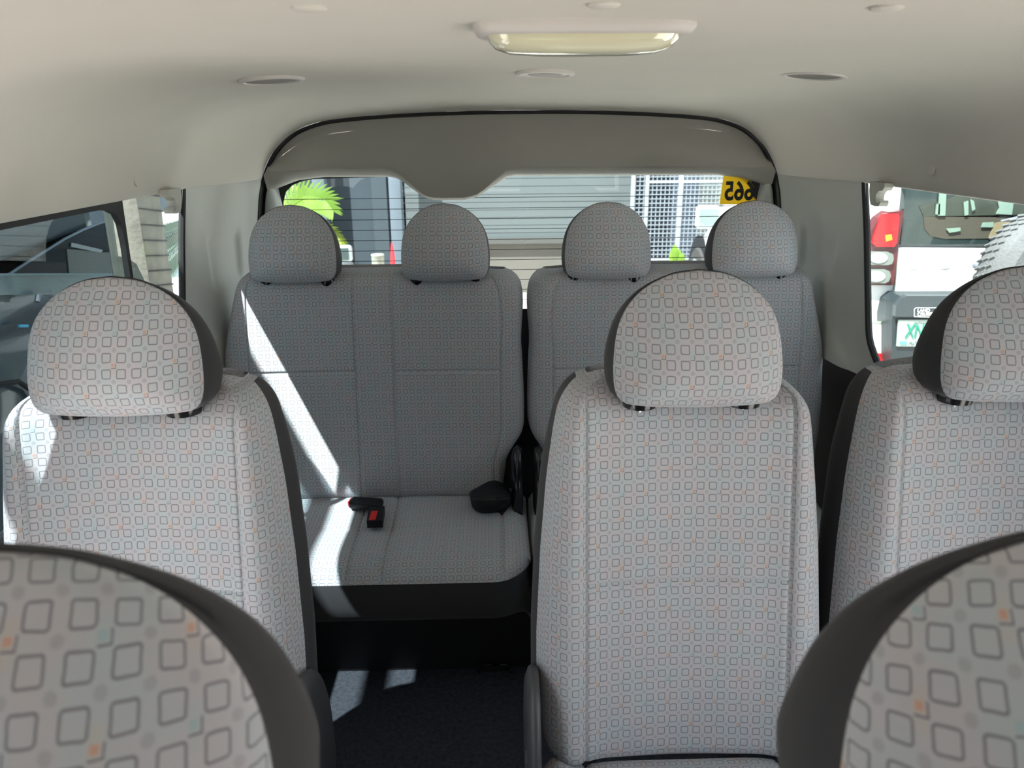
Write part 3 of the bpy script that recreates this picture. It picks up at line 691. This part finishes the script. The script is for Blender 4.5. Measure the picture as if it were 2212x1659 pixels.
for k in range(30):
    za = z0+(z1-z0)*k/30; zb_ = z0+(z1-z0)*(k+1)/30
    b.box((x0-o[0], .0, za-o[2]), (x1-o[0], .05, zb_-o[2]-.006), 0); 
b.box((x0-o[0], .03, z0-o[2]), (x1-o[0], .12, z1-o[2]), 0); b.build('shutter_slats', 'shutter', sh, smooth=False, flat=None)
MB().box((x0-o[0], -.06, z0-.04-o[2]), (x1-o[0], .1, z0+.03-o[2]), 0).build('bottom_rail', mat('dark_rail', (.06, .06, .055), .6), sh, smooth=False, flat=None)
for (a_, b_, yy, nm, lab) in ((840, 866, 9.55, 'wall_post', 'pale blue painted post left of the roller shutter'), (676, 703, 9.75, 'wall_post', 'pale blue post behind the palm fronds')):
    x0, x1 = xz(a_, 420, yy)[0], xz(b_, 420, yy)[0]; o = MB().box((-(x1-x0)/2, 0, 0), ((x1-x0)/2, .16, 3.6), .01).build(nm, 'ltpost'); o.location = ((x0+x1)/2, yy, ZG); tag(o, lab, 'post', 'pale posts on the building')
# mesh gate
root = empty('mesh_gate', (PY(1460, 590, 9.5)[0], 9.5, ZG)); o = np.array(root.location); tag(root, 'white framed wire mesh gate right of the roller shutter', 'gate')
gx = lambda px: PY(px, 450, 9.5)[0]-o[0]; X0, X1 = gx(1362), gx(1600)
b = MB()
for px, w in ((1366, .045), (1396, .045), (1468, .055)): b.box((gx(px)-w/2, -.02, 0), (gx(px)+w/2, .03, 3.2), .004)
for pz in (PY(1400, 393, 9.5)[2], PY(1400, 560, 9.5)[2]): b.box((gx(1396), -.015, pz-.015-o[2]), (X1, .02, pz+.015-o[2]), .002)
b.build('gate_frame', 'gate', root)
b = MB()
for k in range(int((X1-X0)/.052)): x = X0+k*.052; b.box((x-.006, .0, .05), (x+.006, .012, 3.1), 0)
for k in range(60): z = .05+k*.052; b.box((X0, -.004, z-.006), (X1, .004, z+.006), 0)
b.build('wire_mesh', mat('galvanised_wire', (.18, .205, .225), .5), root, smooth=False, flat=None)
wallbox('wall_behind_gate', xz(1366, 450)[0], xz(1523, 450)[0]+.3, ZG, 4.2, YW+.6, 'far', .2)
wallbox('wall_cream', xz(1523, 450, 9.9)[0], 12, ZG, 4.2, 10.0, 'cream', .2)
# palm fronds
def frond(name, pts, y, m, parent, n=26, L=.35, droop=.25, seed=0, lo=0.0):
    r = np.random.RandomState(seed); C_ = spline([PY(px, py, y+dy) for px, py, dy in pts], n+2); b = MB(); c0 = np.array(parent.location)
    for i in range(1, n+1):
        p = C_[i]; t = C_[i+1]-C_[i-1] if i < n else C_[i]-C_[i-2]; t /= np.linalg.norm(t); q = i/n
        ln = L*(.55+.45*math.sin(math.pi*min(1, q*.9+.1)))*(1 if q < .85 else .8)
        for s in (-1, 1):
            side = np.array([-t[2], 0, t[0]])*s; dr_ = side*(1-.3*q)+t*(.55+.35*q)+np.array([0, s*.3, -droop*(.3+q)]); dr_ /= np.linalg.norm(dr_)
            w = .014+.007*r.rand(); pr = np.cross(dr_, (0, 1., 0)); pr /= np.linalg.norm(pr)+1e-9; L_ = ln*(.9+.2*r.rand())
            ks = [(0, .4), (.35, 1), (.7, .8), (1, .04)]
            A_ = [p-c0+dr_*L_*k+pr*w*ww+np.array([0, 0, -droop*L_*k*k*.5]) for k, ww in ks]; B_ = [p-c0+dr_*L_*k-pr*w*ww+np.array([0, 0, -droop*L_*k*k*.5]) for k, ww in ks]
            P = A_+B_+[x+np.array([0, .004, 0]) for x in A_+B_]; f = []
            for k in range(3): f += [(k, k+1, 5+k, 4+k), (8+k, 12+k, 13+k, 9+k), (k, 8+k, 9+k, k+1), (4+k, 5+k, 13+k, 12+k)]
            b.add(P, f)
    b.tube([q_-c0 for q_ in C_], [.012*(1-.7*i/len(C_)) for i in range(len(C_))], 6)
    return b.build(name, m, parent, smooth=False, flat=None)
def leafmat(name, c):
    m = mat(name, c, .5, ns=8, amt=.25); t = m.node_tree; p = t.nodes['Principled BSDF']; tr = t.nodes.new('ShaderNodeBsdfTranslucent'); tr.inputs[0].default_value = (*[min(1, x*1.3) for x in c], 1)
    mx = t.nodes.new('ShaderNodeMixShader'); mx.inputs[0].default_value = .4; t.links.new(p.outputs[0], mx.inputs[1]); t.links.new(tr.outputs[0], mx.inputs[2]); t.links.new(mx.outputs[0], t.nodes['Material Output'].inputs[0]); return m
M['frond'] = leafmat('sunlit_palm_leaf', (.17, .30, .035)); M['frondb'] = leafmat('yellowed_palm_leaf', (.26, .32, .04)); M['frondg'] = leafmat('grey_green_palm_leaf', (.20, .28, .22))
root = empty('palm_tree', PY(600, 560, 9.2)); root.location.z = ZG; tag(root, 'bright yellow-green palm with arching fronds seen through the rear window', 'palm')
c0 = np.array(root.location); tp_ = PY(606, 500, 9.2)
MB().tube([(0, 0, 0), (.02, 0, (tp_-c0)[2]*.5), tuple(tp_-c0)], [.10, .08, .07]).build('trunk', mat('palm_trunk', (.25, .2, .13), .9), root)
frond('frond', [(606, 500, 0), (625, 452, 0), (660, 428, -.1), (700, 432, -.15), (722, 458, -.2)], 9.2, 'frond', root, 24, .30, .2, 1)
frond('frond', [(606, 498, 0), (612, 450, .2), (632, 420, .3), (665, 418, .3), (690, 428, .3)], 9.2, 'frondb', root, 18, .20, .2, 2)
frond('frond', [(606, 505, 0), (660, 490, 0), (705, 495, 0), (735, 520, -.1), (748, 545, -.1)], 9.2, 'frondb', root, 18, .17, .3, 3)
frond('frond', [(606, 508, 0), (670, 505, 0), (720, 530, 0), (752, 575, -.1)], 9.1, 'frond', root, 16, .16, .3, 4)
root = empty('garden_plant', PY(1463, 590, 8.2)); root.location.z = ZG; tag(root, 'small bright green broad-leaved plant between the gate and the white car', 'plant')
c0 = np.array(root.location)
for k in range(14):
    top = PY(1463+rng.uniform(-13, 13), 528+5*abs(k-7)+rng.uniform(-4, 10), 8.2+rng.uniform(-.1, .1))-c0; b0 = PY(1463, 600, 8.2)-c0; base = lerp(b0, top, .45)
    d_ = top-base; s_ = np.cross(d_, (0, 1., 0)); s_ /= np.linalg.norm(s_)
    G = [[lerp(base, top, t)+s_*w*q+np.array([0, .01*abs(q), 0]) for q in (-1, 0, 1)] for t, w in ((0, .008), (.3, .032), (.6, .042), (.85, .025), (1, .002))]
    gridmesh('leaf', G, 'frond', root)
MB().tube([(0, 0, 0), PY(1463, 560, 8.2)-c0], [.02, .012]).build('stem', 'frondg', root)
# drum, traffic cone
root = empty('painted_drum', PY(818, 590, 8.9)); root.location.z = ZG; tag(root, 'dark drum with a painted flower standing against the slate wall', 'drum')
zt = PY(818, 549, 8.9)[2]-ZG; rd = .072
MB().lathe([(0, 0), (rd, 0), (rd+.006, .01), (rd, .02), (rd, zt*.5), (rd+.005, zt*.5+.01), (rd, zt*.5+.02), (rd, zt-.02), (rd+.006, zt-.01), (rd, zt), (0, zt-.01)], (0, 0, 0)).build('drum_body', mat('drum_paint', (.28, .30, .24), .5, ns=9, amt=.8), root)
b = MB()
for k in range(5): a = k*2*math.pi/5; b.lathe([(0, -rd-.012), (.018, -rd-.012), (.018, -rd-.008)], (-.02+.022*math.cos(a), 0, zt-.16+.022*math.sin(a)), axis='y', n=12)
b.build('painted_flower', 'white', root)
root = empty('traffic_cone', (PY(850, 590, 8.7)[0], 8.7, ZG)); tag(root, 'tall thin red cone beside the pale blue post', 'traffic cone')
zt = PY(850, 524, 8.7)[2]-ZG
MB().lathe([(.07, .02), (.045, .35), (.022, zt-.12), (.006, zt)], (0, 0, 0), n=20).build('cone_body', mat('cone_red', (.75, .03, .04), .5), root)
MB().box((-.12, -.12, 0), (.12, .12, .02), .004).build('cone_base', 'red', root)

# ------------------------------------------------------------------ cars
def paint(name, c, r=.25): return mat(name, c, r, coat=.8)
M['suvwhite'] = paint('white_car_paint', (.82, .83, .82)); M['dglass'] = mat('dark_car_glass', (.03, .045, .045), .03, spec=.8)
M['tyre'] = mat('tyre_rubber', (.035, .035, .035), .8); M['rim'] = mat('alloy', (.5, .5, .52), .3, .8)
def carbody(name, st, parent, m, cx, **k):
    """st: stations (y, half width, z sill, z belt, z roof, half width roof)"""
    G = []
    for (y, w, zs, zbt, zr, wr) in st:
        R = [(w*.90, zs), (w*.97, zs+.04), (w, lerp(zs, zbt, .35)), (w*1.0, lerp(zs, zbt, .7)), (w*.985, zbt-.03), (w*.96, zbt), (lerp(w*.96, wr, .5), lerp(zbt, zr, .55)), (wr, zr-.06), (wr*.93, zr-.015), (wr*.6, zr), (0, zr+.005)]
        G.append([(cx+x, y, z) for x, z in R]+[(cx-x, y, z) for x, z in R[::-1][1:]])
    # resample along the length for smoothness
    G = np.array(G); c0 = np.array(parent.location); P = G-c0; R, C, _ = P.shape
    f = [(i*C+j, i*C+j+1, (i+1)*C+j+1, (i+1)*C+j) for i in range(R-1) for j in range(C-1)]+[(i*C+C-1, i*C, (i+1)*C, (i+1)*C+C-1) for i in range(R-1)]
    f += [tuple(range(C)), tuple((R-1)*C+j for j in range(C))[::-1]]
    return mesh(name, P.reshape(-1, 3), f, m, parent, flat=40, **k)
def wheel(parent, x, y, z, r, w, s):
    o = MB().lathe([(0, -w/2), (r*.62, -w/2), (r*.9, -w/2), (r, -w*.35), (r, w*.35), (r*.9, w/2), (r*.62, w/2), (0, w/2)], (x, y, z), axis='x', n=36).build('wheel', 'tyre', parent)
    b = MB().lathe([(0, 0), (r*.6, 0), (r*.62, s*.012), (r*.3, s*.02), (0, s*.02)], (x+s*w/2, y, z), axis='x', n=30); b.build('rim', 'rim', o)
# --- white four-wheel drive on the right
SX = 3.25; root = empty('white_car', (SX, 7.0, ZG)); tag(root, 'white four-wheel drive car with spare wheel on its back door', 'car'); c0 = np.array(root.location)
YR = 4.8
carbody('body', [(4.86, .93, -.28, .66, 1.16, .74), (4.92, .95, -.30, .72, 1.24, .76), (5.6, .965, -.32, .72, 1.27, .77), (6.8, .965, -.32, .72, 1.27, .77), (7.55, .96, -.32, .70, 1.24, .74), (8.25, .955, -.32, .62, .66, .86), (8.7, .95, -.32, .33, .45, .84), (9.1, .92, -.30, .12, .30, .78), (9.35, .82, -.26, -.06, .10, .66)], root, 'suvwhite', SX)
for y in (5.75, 8.85):
    for s in (-1, 1): wheel(root, s*.86, y-7.0, .38, .38, .24, s)
arch = MB(); arch.lathe([(0, 0), (.46, 0), (.46, .02), (0, .02)], (-.955, 8.85-7, .42), axis='x', n=40); arch.build('wheel_arch', 'black', root)
def rp(pts, y, m, name, d=.03, par=None): return MB().prism([PY(px, py, y)-c0 for px, py in pts], (0, d, 0)).build(name, m, par or root, smooth=False, flat=None)
# bumper corner and rear door skins
rp([(1852, 616), (1931, 616), (1924, 692), (1846, 690)], 4.80, 'suvwhite', 'rear_quarter', .08)
rp([(1846, 696), (1922, 698), (1928, 762), (1925, 800), (1965, 812), (2300, 812), (2300, 835), (1880, 835), (1846, 790)], 4.74, 'suvwhite', 'rear_bumper', .14)
rp([(1941, 535), (1933, 620), (1926, 690), (1928, 790), (2400, 800), (2400, 540)], 4.79, 'suvwhite', 'back_door', .08)
wg = MB().prism([PY(px, py, 4.80)-c0 for px, py in [(1960, 380), (1945, 529), (2170, 527), (2420, 527), (2400, 380)]], (0, .06, 0)).build('rear_window', mat('suv_glass', (.020, .034, .032), .04, spec=.6), root, smooth=False, flat=None)
M['inter'] = mat('car_interior_tan', (.06, .054, .038), .8, ns=7, amt=.25); M['paper'] = mat('pale_paper', (.18, .26, .21), .6); M['tan'] = mat('tan_seat', (.22, .18, .10), .7)
def inw(pts, m, name, y=4.792): return MB().prism([PY(px, py, y)-c0 for px, py in pts], (0, .006, 0)).build(name, m, wg, smooth=False, flat=None)
inw([(1995, 468), (2300, 462), (2300, 514), (2040, 516), (2010, 510), (1997, 494)], 'inter', 'parcel_area', 4.796)
inw([(1985, 445), (2040, 432), (2090, 415), (2300, 428), (2300, 470), (1995, 468)], mat('reflected_roof', (.04, .048, .036), .3, ns=9, amt=.5), 'roof_reflection', 4.796)  # reflected roof put into the glass as a dark mottled sheet
for q_ in ([(2030, 409), (2045, 410), (2042, 466), (2026, 466)], [(2023, 441), (2031, 440), (2030, 464), (2021, 463)], [(2082, 437), (2092, 434), (2092, 464), (2084, 466)], [(2096, 430), (2104, 434), (2107, 452), (2100, 456)], [(2153, 426), (2192, 424), (2186, 464), (2152, 462), (2159, 450)], [(2124, 481), (2147, 480), (2146, 491), (2120, 491)], [(2044, 494), (2075, 492), (2075, 499), (2051, 503)]):
    inw(q_, 'paper', 'paper_strip', 4.785)
inw([(2136, 514), (2150, 482), (2162, 480), (2400, 478), (2400, 514)], 'tan', 'seat_back', 4.788)
# tail lamp cluster
lm = rp([(1953, 455), (1920, 458), (1900, 472), (1880, 500), (1852, 545), (1850, 616), (1931, 616), (1941, 533)], 4.765, mat('lamp_shell', (.085, .012, .016), .3), 'tail_lamp', .10)
rp([(1909, 462), (1942, 462), (1943, 476), (1938, 524), (1932, 533), (1893, 533), (1885, 526), (1888, 512), (1903, 470)], 4.745, mat('red_lens', (.45, .008, .012), .3), 'red_lens', .03, lm)
rp([(1912, 508), (1926, 506), (1928, 518), (1914, 522)], 4.742, mat('orange_bulb', (.95, .25, .02), .2), 'bulb', .006, lm)
M['clens'] = mat('clear_lens', (.17, .19, .17), .3)
rp([(1850, 543), (1918, 544), (1929, 549), (1931, 560), (1927, 570), (1918, 573), (1850, 571)], 4.745, 'clens', 'clear_lens', .03, lm)
rp([(1850, 582), (1912, 582), (1922, 586), (1925, 596), (1920, 608), (1912, 612), (1850, 611)], 4.745, 'clens', 'clear_lens', .03, lm)
for (cx_, cy_) in ((1898, 557), (1893, 597)):
    ov = [(cx_+20*math.cos(a), cy_+12*math.sin(a)) for a in np.linspace(0, 2*math.pi, 20, endpoint=False)]; rp(ov, 4.740, mat('bulb_glass', (.30, .34, .30), .25), 'bulb', .006, lm)
rp([(1858, 764), (1922, 764), (1919, 795), (1870, 792)], 4.725, mat('reflector_red', (.55, .006, .01), .3, ns=60, amt=.5), 'reflector', .02)
# dark number plate box on the back door
M['gbox'] = mat('slate_grey_plastic', (.018, .026, .030), .5)
gb = rp([(1952, 642), (1935, 656), (1927, 689), (1926, 787), (1938, 800), (1990, 806), (2300, 806), (2300, 641)], 4.60, 'gbox', 'plate_housing', .20)
rp([(1960, 639), (1950, 644), (1936, 660), (1934, 684), (2300, 688), (2300, 639)], 4.57, mat('slate_top', (.035, .044, .05), .4), 'plate_hood', .04, gb)
rp([(1941, 691), (2030, 691), (2030, 749), (1937, 748)], 4.585, mat('plate_white', (.30, .36, .33), .5), 'number_plate', .01, gb)
p = PY(1955, 729, 4.58)-c0; text('XN', 'plate_letters', mat('plate_green', (.01, .20, .13), .5), .125, p, (math.pi/2, 0, 0), gb, sx=.62, ext=.002, off=.001)
p = PY(1962, 744, 4.58)-c0; text('MAT', 'plate_small_letters', mat('plate_grey', (.25, .3, .28), .4), .035, p, (math.pi/2, 0, 0), gb, sx=.8, ext=.002)
rp([(1944, 738), (1958, 737), (1960, 744), (1944, 744)], 4.58, mat('plate_seal', (.1, .42, .42), .4), 'plate_seal', .003, gb)
for tx, py in (('LAND', 674), ('CRUISER', 682)):
    p = PY(1981, py, 4.565)-c0; text(tx, 'badge_letters', 'white', .028, p, (math.pi/2, 0, 0), gb, sx=1.05, ext=.001, off=.0004)
fr_ = [(1975, 684), (1975, 668), (1979, 665), (2030, 665)]
MB().tube([PY(px, py, 4.565)-c0 for px, py in fr_], .002, 6).tube([PY(px, py, 4.565)-c0 for px, py in [(1975, 684), (2030, 686)]], .002, 6).build('badge_frame', 'white', gb)
rp([(1955, 806), (1990, 806), (1990, 822), (1962, 822)], 4.58, 'clens', 'tow_bracket', .05)
for q_ in ([(1960, 581), (1975, 580), (1990, 582), (1975, 584)], [(2030, 581), (2045, 579), (2054, 577), (2045, 582)]): rp(q_, 4.787, mat('shadow_gap', (.3, .3, .28), .6), 'door_mark', .002)
# panel gaps
gp = MB(); gp.tube([PY(1931, 616, 4.785)-c0, PY(1926, 690, 4.785)-c0, PY(1921, 715, 4.735)-c0], .004, 6).tube([PY(1943, 462, 4.785)-c0, PY(1933, 616, 4.785)-c0], .004, 6).tube([PY(1852, 694, 4.735)-c0, PY(1922, 696, 4.735)-c0], .004, 6).build('panel_gap', mat('gap_green_grey', (.16, .19, .12), .7), root)
# spare wheel and wiper
sc_ = PY(2262, 592, 4.5)-c0
sp_ = MB().lathe([(0, .16), (.22, .16), (.30, .15), (.365, .11), (.375, .05), (.375, -.04), (.36, -.09), (.30, -.12), (.2, -.10), (0, -.10)], sc_, axis='y', n=60)
M['wtyre'] = mat('sunlit_tyre_grey', (.12, .124, .124), .8, bs=60, bd=.01); sp_.build('spare_wheel', 'wtyre', root)  # tyre grey made paler for the strong light on it
tb = MB()
for k in range(48):
    a = 2*math.pi*k/48; 
    for j in (-1, 0, 1):
        a2 = a+j*.045; p = sc_+np.array([.378*math.cos(a2), j*.05+.02, .378*math.sin(a2)]); q = sc_+np.array([.378*math.cos(a2+.05), j*.05+.055, .378*math.sin(a2+.05)]); tb.tube([p, q], .009, 4)
tb.build('spare_wheel_tread', 'wtyre', root)
wp = MB().tube([PY(2114, 573, 4.72)-c0, PY(2130, 556, 4.70)-c0, PY(2168, 512, 4.68)-c0, PY(2208, 468, 4.68)-c0], [.028, .020, .014, .010]).tube([PY(2162, 478, 4.69)-c0, PY(2230, 462, 4.69)-c0], .006)
wp.lathe([(0, -.03), (.035, -.03), (.035, .03), (0, .03)], PY(2118, 572, 4.72)-c0, axis='y', n=20).build('rear_wiper', mat('wiper_grey', (.20, .22, .26), .4), root)
# door mirror far along its side
c_ = PY(1530, 470, 8.0)-c0; mb = MB().box(c_+np.array([-.115, 0, -.115]), c_+np.array([.13, .12, .12]), .04); mr = mb.build('door_mirror', 'suvwhite', root)
M['mirror'] = mat('mirror_glass', (.28, .36, .34), .05, .9)
MB().box(c_+np.array([-.095, -.008, -.095]), c_+np.array([.11, .0, .09]), .0).build('mirror_glass', 'mirror', mr)
MB().tube([c_+np.array([.1, .06, -.06]), c_+np.array([.25, .1, -.08])], .04).build('mirror_arm', 'suvwhite', mr)

# --- dark blue van parked on the left
AX = -2.3; root = empty('dark_car', (AX-.85, 2.4, ZG)); tag(root, 'dark blue car close outside the left side window', 'car'); c0 = np.array(root.location)
M['teal'] = paint('dark_teal_paint', (.030, .055, .068), .25); M['teal2'] = paint('blue_grey_paint', (.022, .040, .052), .3)
G = []
for y in (-.6, -.5, 4.3, 4.42, 4.46):
    k = 1 if -.55 < y < 4.35 else .97 if y < 4.45 else .9
    R = [(.02, -.40), (.02, -.2), (0, .0), (-.01, .15), (-.005, .30), (.015, .42), (.05, .50), (.03, .56), (-.0, .66), (.0, .74), (.01, .82), (.02, .90), (.03, 1.05), (.06, 1.2), (.10, 1.34), (.2, 1.42)]
    L_ = [(AX-x-(1-k)*.8, y, .4+(z-.4)*k) for x, z in R]; G.append(L_+[(2*(AX-.85)-x, y_, z_) for x, y_, z_ in L_[::-1]])
G = np.array(G)-c0; R_, C_, _ = G.shape
mesh('body', G.reshape(-1, 3), [(i*C_+j, i*C_+(j+1) % C_, (i+1)*C_+(j+1) % C_, (i+1)*C_+j) for i in range(R_-1) for j in range(C_)]+[tuple(range(C_)), tuple((R_-1)*C_+j for j in range(C_))[::-1]], 'teal2', root, flat=50)
def sp(pts, x, m, name, d=.02, par=None): return MB().prism([PX(px, py, x)-c0 for px, py in pts], (-d, 0, 0)).build(name, m, par or root, smooth=False, flat=None)
sg = sp([(-60, 622), (20, 592), (60, 566), (100, 541), (140, 516), (180, 496), (215, 482), (262, 470), (262, 590), (-60, 590)], AX+.012, mat('side_glass', (.012, .02, .028), .04), 'side_window', .02)
sp([(145, 538), (150, 592), (240, 592), (258, 560), (258, 545), (222, 545)], AX+.018, mat('seat_seen', (.10, .115, .11), .6), 'seat_behind_glass', .004, sg)
sp([(155, 524), (223, 540), (218, 546), (154, 533)], AX+.02, mat('label_grey', (.25, .28, .30), .5), 'sun_visor', .004, sg)
MB().tube([PX(px, py, AX+.016)-c0 for px, py in [(-60, 622), (20, 592), (60, 566), (100, 541), (140, 516), (180, 496), (215, 482), (262, 470)]], .006, 6).build('window_moulding', mat('moulding', (.15, .2, .24), .4), root)
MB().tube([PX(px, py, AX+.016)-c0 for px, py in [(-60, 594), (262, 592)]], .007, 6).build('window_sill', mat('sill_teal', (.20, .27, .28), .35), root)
sp([(-60, 596), (262, 594), (262, 640), (-60, 636)], AX+.012, mat('pale_teal_band', (.12, .18, .19), .3, coat=1), 'shoulder_reflection', .02)  # reflection along the body side put in as a paler band
hd = MB().tube([PX(px, py, AX+.06)-c0 for px, py in [(80, 652), (82, 640), (92, 634), (110, 632)]], .012, 8).build('door_handle', 'steel', root)
sp([(43, 701), (62, 701), (62, 707), (43, 707)], AX+.02, mat('blue_marker', (.05, .40, .65), .4), 'side_marker', .01)
ar = MB(); pts = [PX(px, py, AX+.03)-c0 for px, py in [(-60, 850), (0, 830), (40, 824), (70, 845), (92, 885), (110, 930)]]
ar.tube(pts, .012, 8).build('wheel_arch', 'black', root)
wheel(root, .85-.16, PX(20, 960, AX)[1]-2.4, .34, .34, .2, 1); wheel(root, .85-.16, -1.9, .34, .34, .2, 1)

# --- silver saloon farther back on the left
CX = -2.42; root = empty('silver_car', (CX, 6.6, ZG)); tag(root, 'pale silver saloon parked beyond the dark car, mirror visible past the rear headrest', 'car'); c0 = np.array(root.location)
M['silver'] = paint('silver_paint', (.36, .37, .37), .3)
carbody('body', [(4.62, .82, -.36, .16, .30, .70), (4.75, .86, -.40, .24, .44, .74), (5.2, .875, -.42, .28, .47, .76), (5.75, .88, -.42, .30, .78, .60), (6.2, .88, -.42, .30, .84, .60), (6.7, .88, -.42, .28, .80, .59), (7.5, .88, -.42, .24, .33, .74), (8.2, .86, -.42, .10, .22, .70), (8.75, .78, -.38, -.06, .06, .58)], root, 'silver', CX)
M['rglass'] = mat('reflective_rear_glass', (.12, .14, .15), .02, spec=1)
gridmesh('rear_window', [[(x*w, y-6.6, z-ZG) for x in np.linspace(-1, 1, 9)] for y, z, w in ((5.235, .495, .68), (5.50, .65, .62), (5.74, .79, .55))], 'rglass', root)
for y in (5.35, 7.9):
    for s in (-1, 1): wheel(root, s*.79, y-6.6, .32, .32, .2, s)
c_ = PY(742, 548, 6.5)-c0; mr = MB().box(c_+np.array([-.11, 0, -.075]), c_+np.array([.065, .10, .065]), .03).build('door_mirror', paint('mirror_shell', (.42, .48, .46)), root)
MB().box(c_+np.array([-.095, -.006, -.052]), c_+np.array([.045, .0, .048]), 0).build('mirror_glass', 'mirror', mr)
# concrete post and white wall seen through the left window
p0, p1 = PX(268, 500, -1.75), PX(320, 500, -1.75)
root = empty('concrete_post', ((p0[0]+p1[0])/2, (p0[1]+p1[1])/2, ZG)); tag(root, 'weathered beige concrete post outside the left window', 'post'); 
def postmat():
    m = mat('weathered_concrete', (.17, .162, .135), .9, ns=14, amt=.35, bs=30, bd=.006); return m
MB().box((-.08, p0[1]-root.location.y, 0), (.08, p1[1]-root.location.y, 3.4), .006).build('post_shaft', postmat(), root)
b = MB()
for k in range(26):
    z = 1.2+k*.07; ya, yb = p0[1]-root.location.y, p1[1]-root.location.y
    b.tube([(.083, ya, z+.035), (.083, yb, z)], .0035, 5)
b.build('wire_ties', 'black', root)
root = empty('reflected_frond', PX(395, 500, -1.8)); tag(root, 'grey-green frond standing in for a palm reflected in the silver car', 'palm frond')  # frond and stem added in place of a reflection in the car's glass
def frx(pts, x, L, seed):
    r = np.random.RandomState(seed); C_ = spline([PX(px, py, x) for px, py in pts], 22); b = MB(); c0 = np.array(root.location)
    for i in range(1, 21):
        t = C_[i+1]-C_[i-1]; t /= np.linalg.norm(t)
        for s in (-1, 1):
            d_ = t*.8+np.cross(t, (1., 0, 0))*s+np.array([.1, 0, -.3]); d_ /= np.linalg.norm(d_); w = np.cross(d_, (1., 0, 0))*.012; Ln = L*(.6+.4*math.sin(3.1*i/21))
            P = [C_[i]-c0, C_[i]-c0+d_*Ln*.5+w, C_[i]-c0+d_*Ln, C_[i]-c0+d_*Ln*.5-w]; b.prism(P, (.003, 0, 0))
    b.tube([q-c0 for q in C_], .008, 6); return b.build('frond', 'frondg', root, smooth=False, flat=None)
frx([(400, 510), (380, 530), (358, 552), (335, 575)], -1.8, .16, 1); frx([(405, 480), (380, 496), (355, 506), (335, 508)], -1.8, .09, 2)
MB().tube([PX(400, 478, -1.8)-np.array(root.location), PX(402, 520, -1.8)-np.array(root.location), (0, 0, ZG-root.location.z), ], .02).build('palm_stem', 'frondg', root)
# beam added high on the left, out of view; it shades part of the side window
root = empty('shade_beam', (-1.59, 1.0, ZG)); tag(root, 'unseen steel beam on posts, added on the left to shade the side window', 'shade_beam')
SHZ = .995   # height on the window plane of the middle of the beam's shadow
zc = SHZ+.70*1.83/.85-ZG
MB().box((-.02, -6, zc-.04), (.02, 3.45, zc+.04), .004).build('beam', 'greyp', root)
for y in (-5.9, 3.38): MB().box((-.04, y-.04, 0), (.04, y+.04, zc-.05), .005).build('post', 'greyp', root)
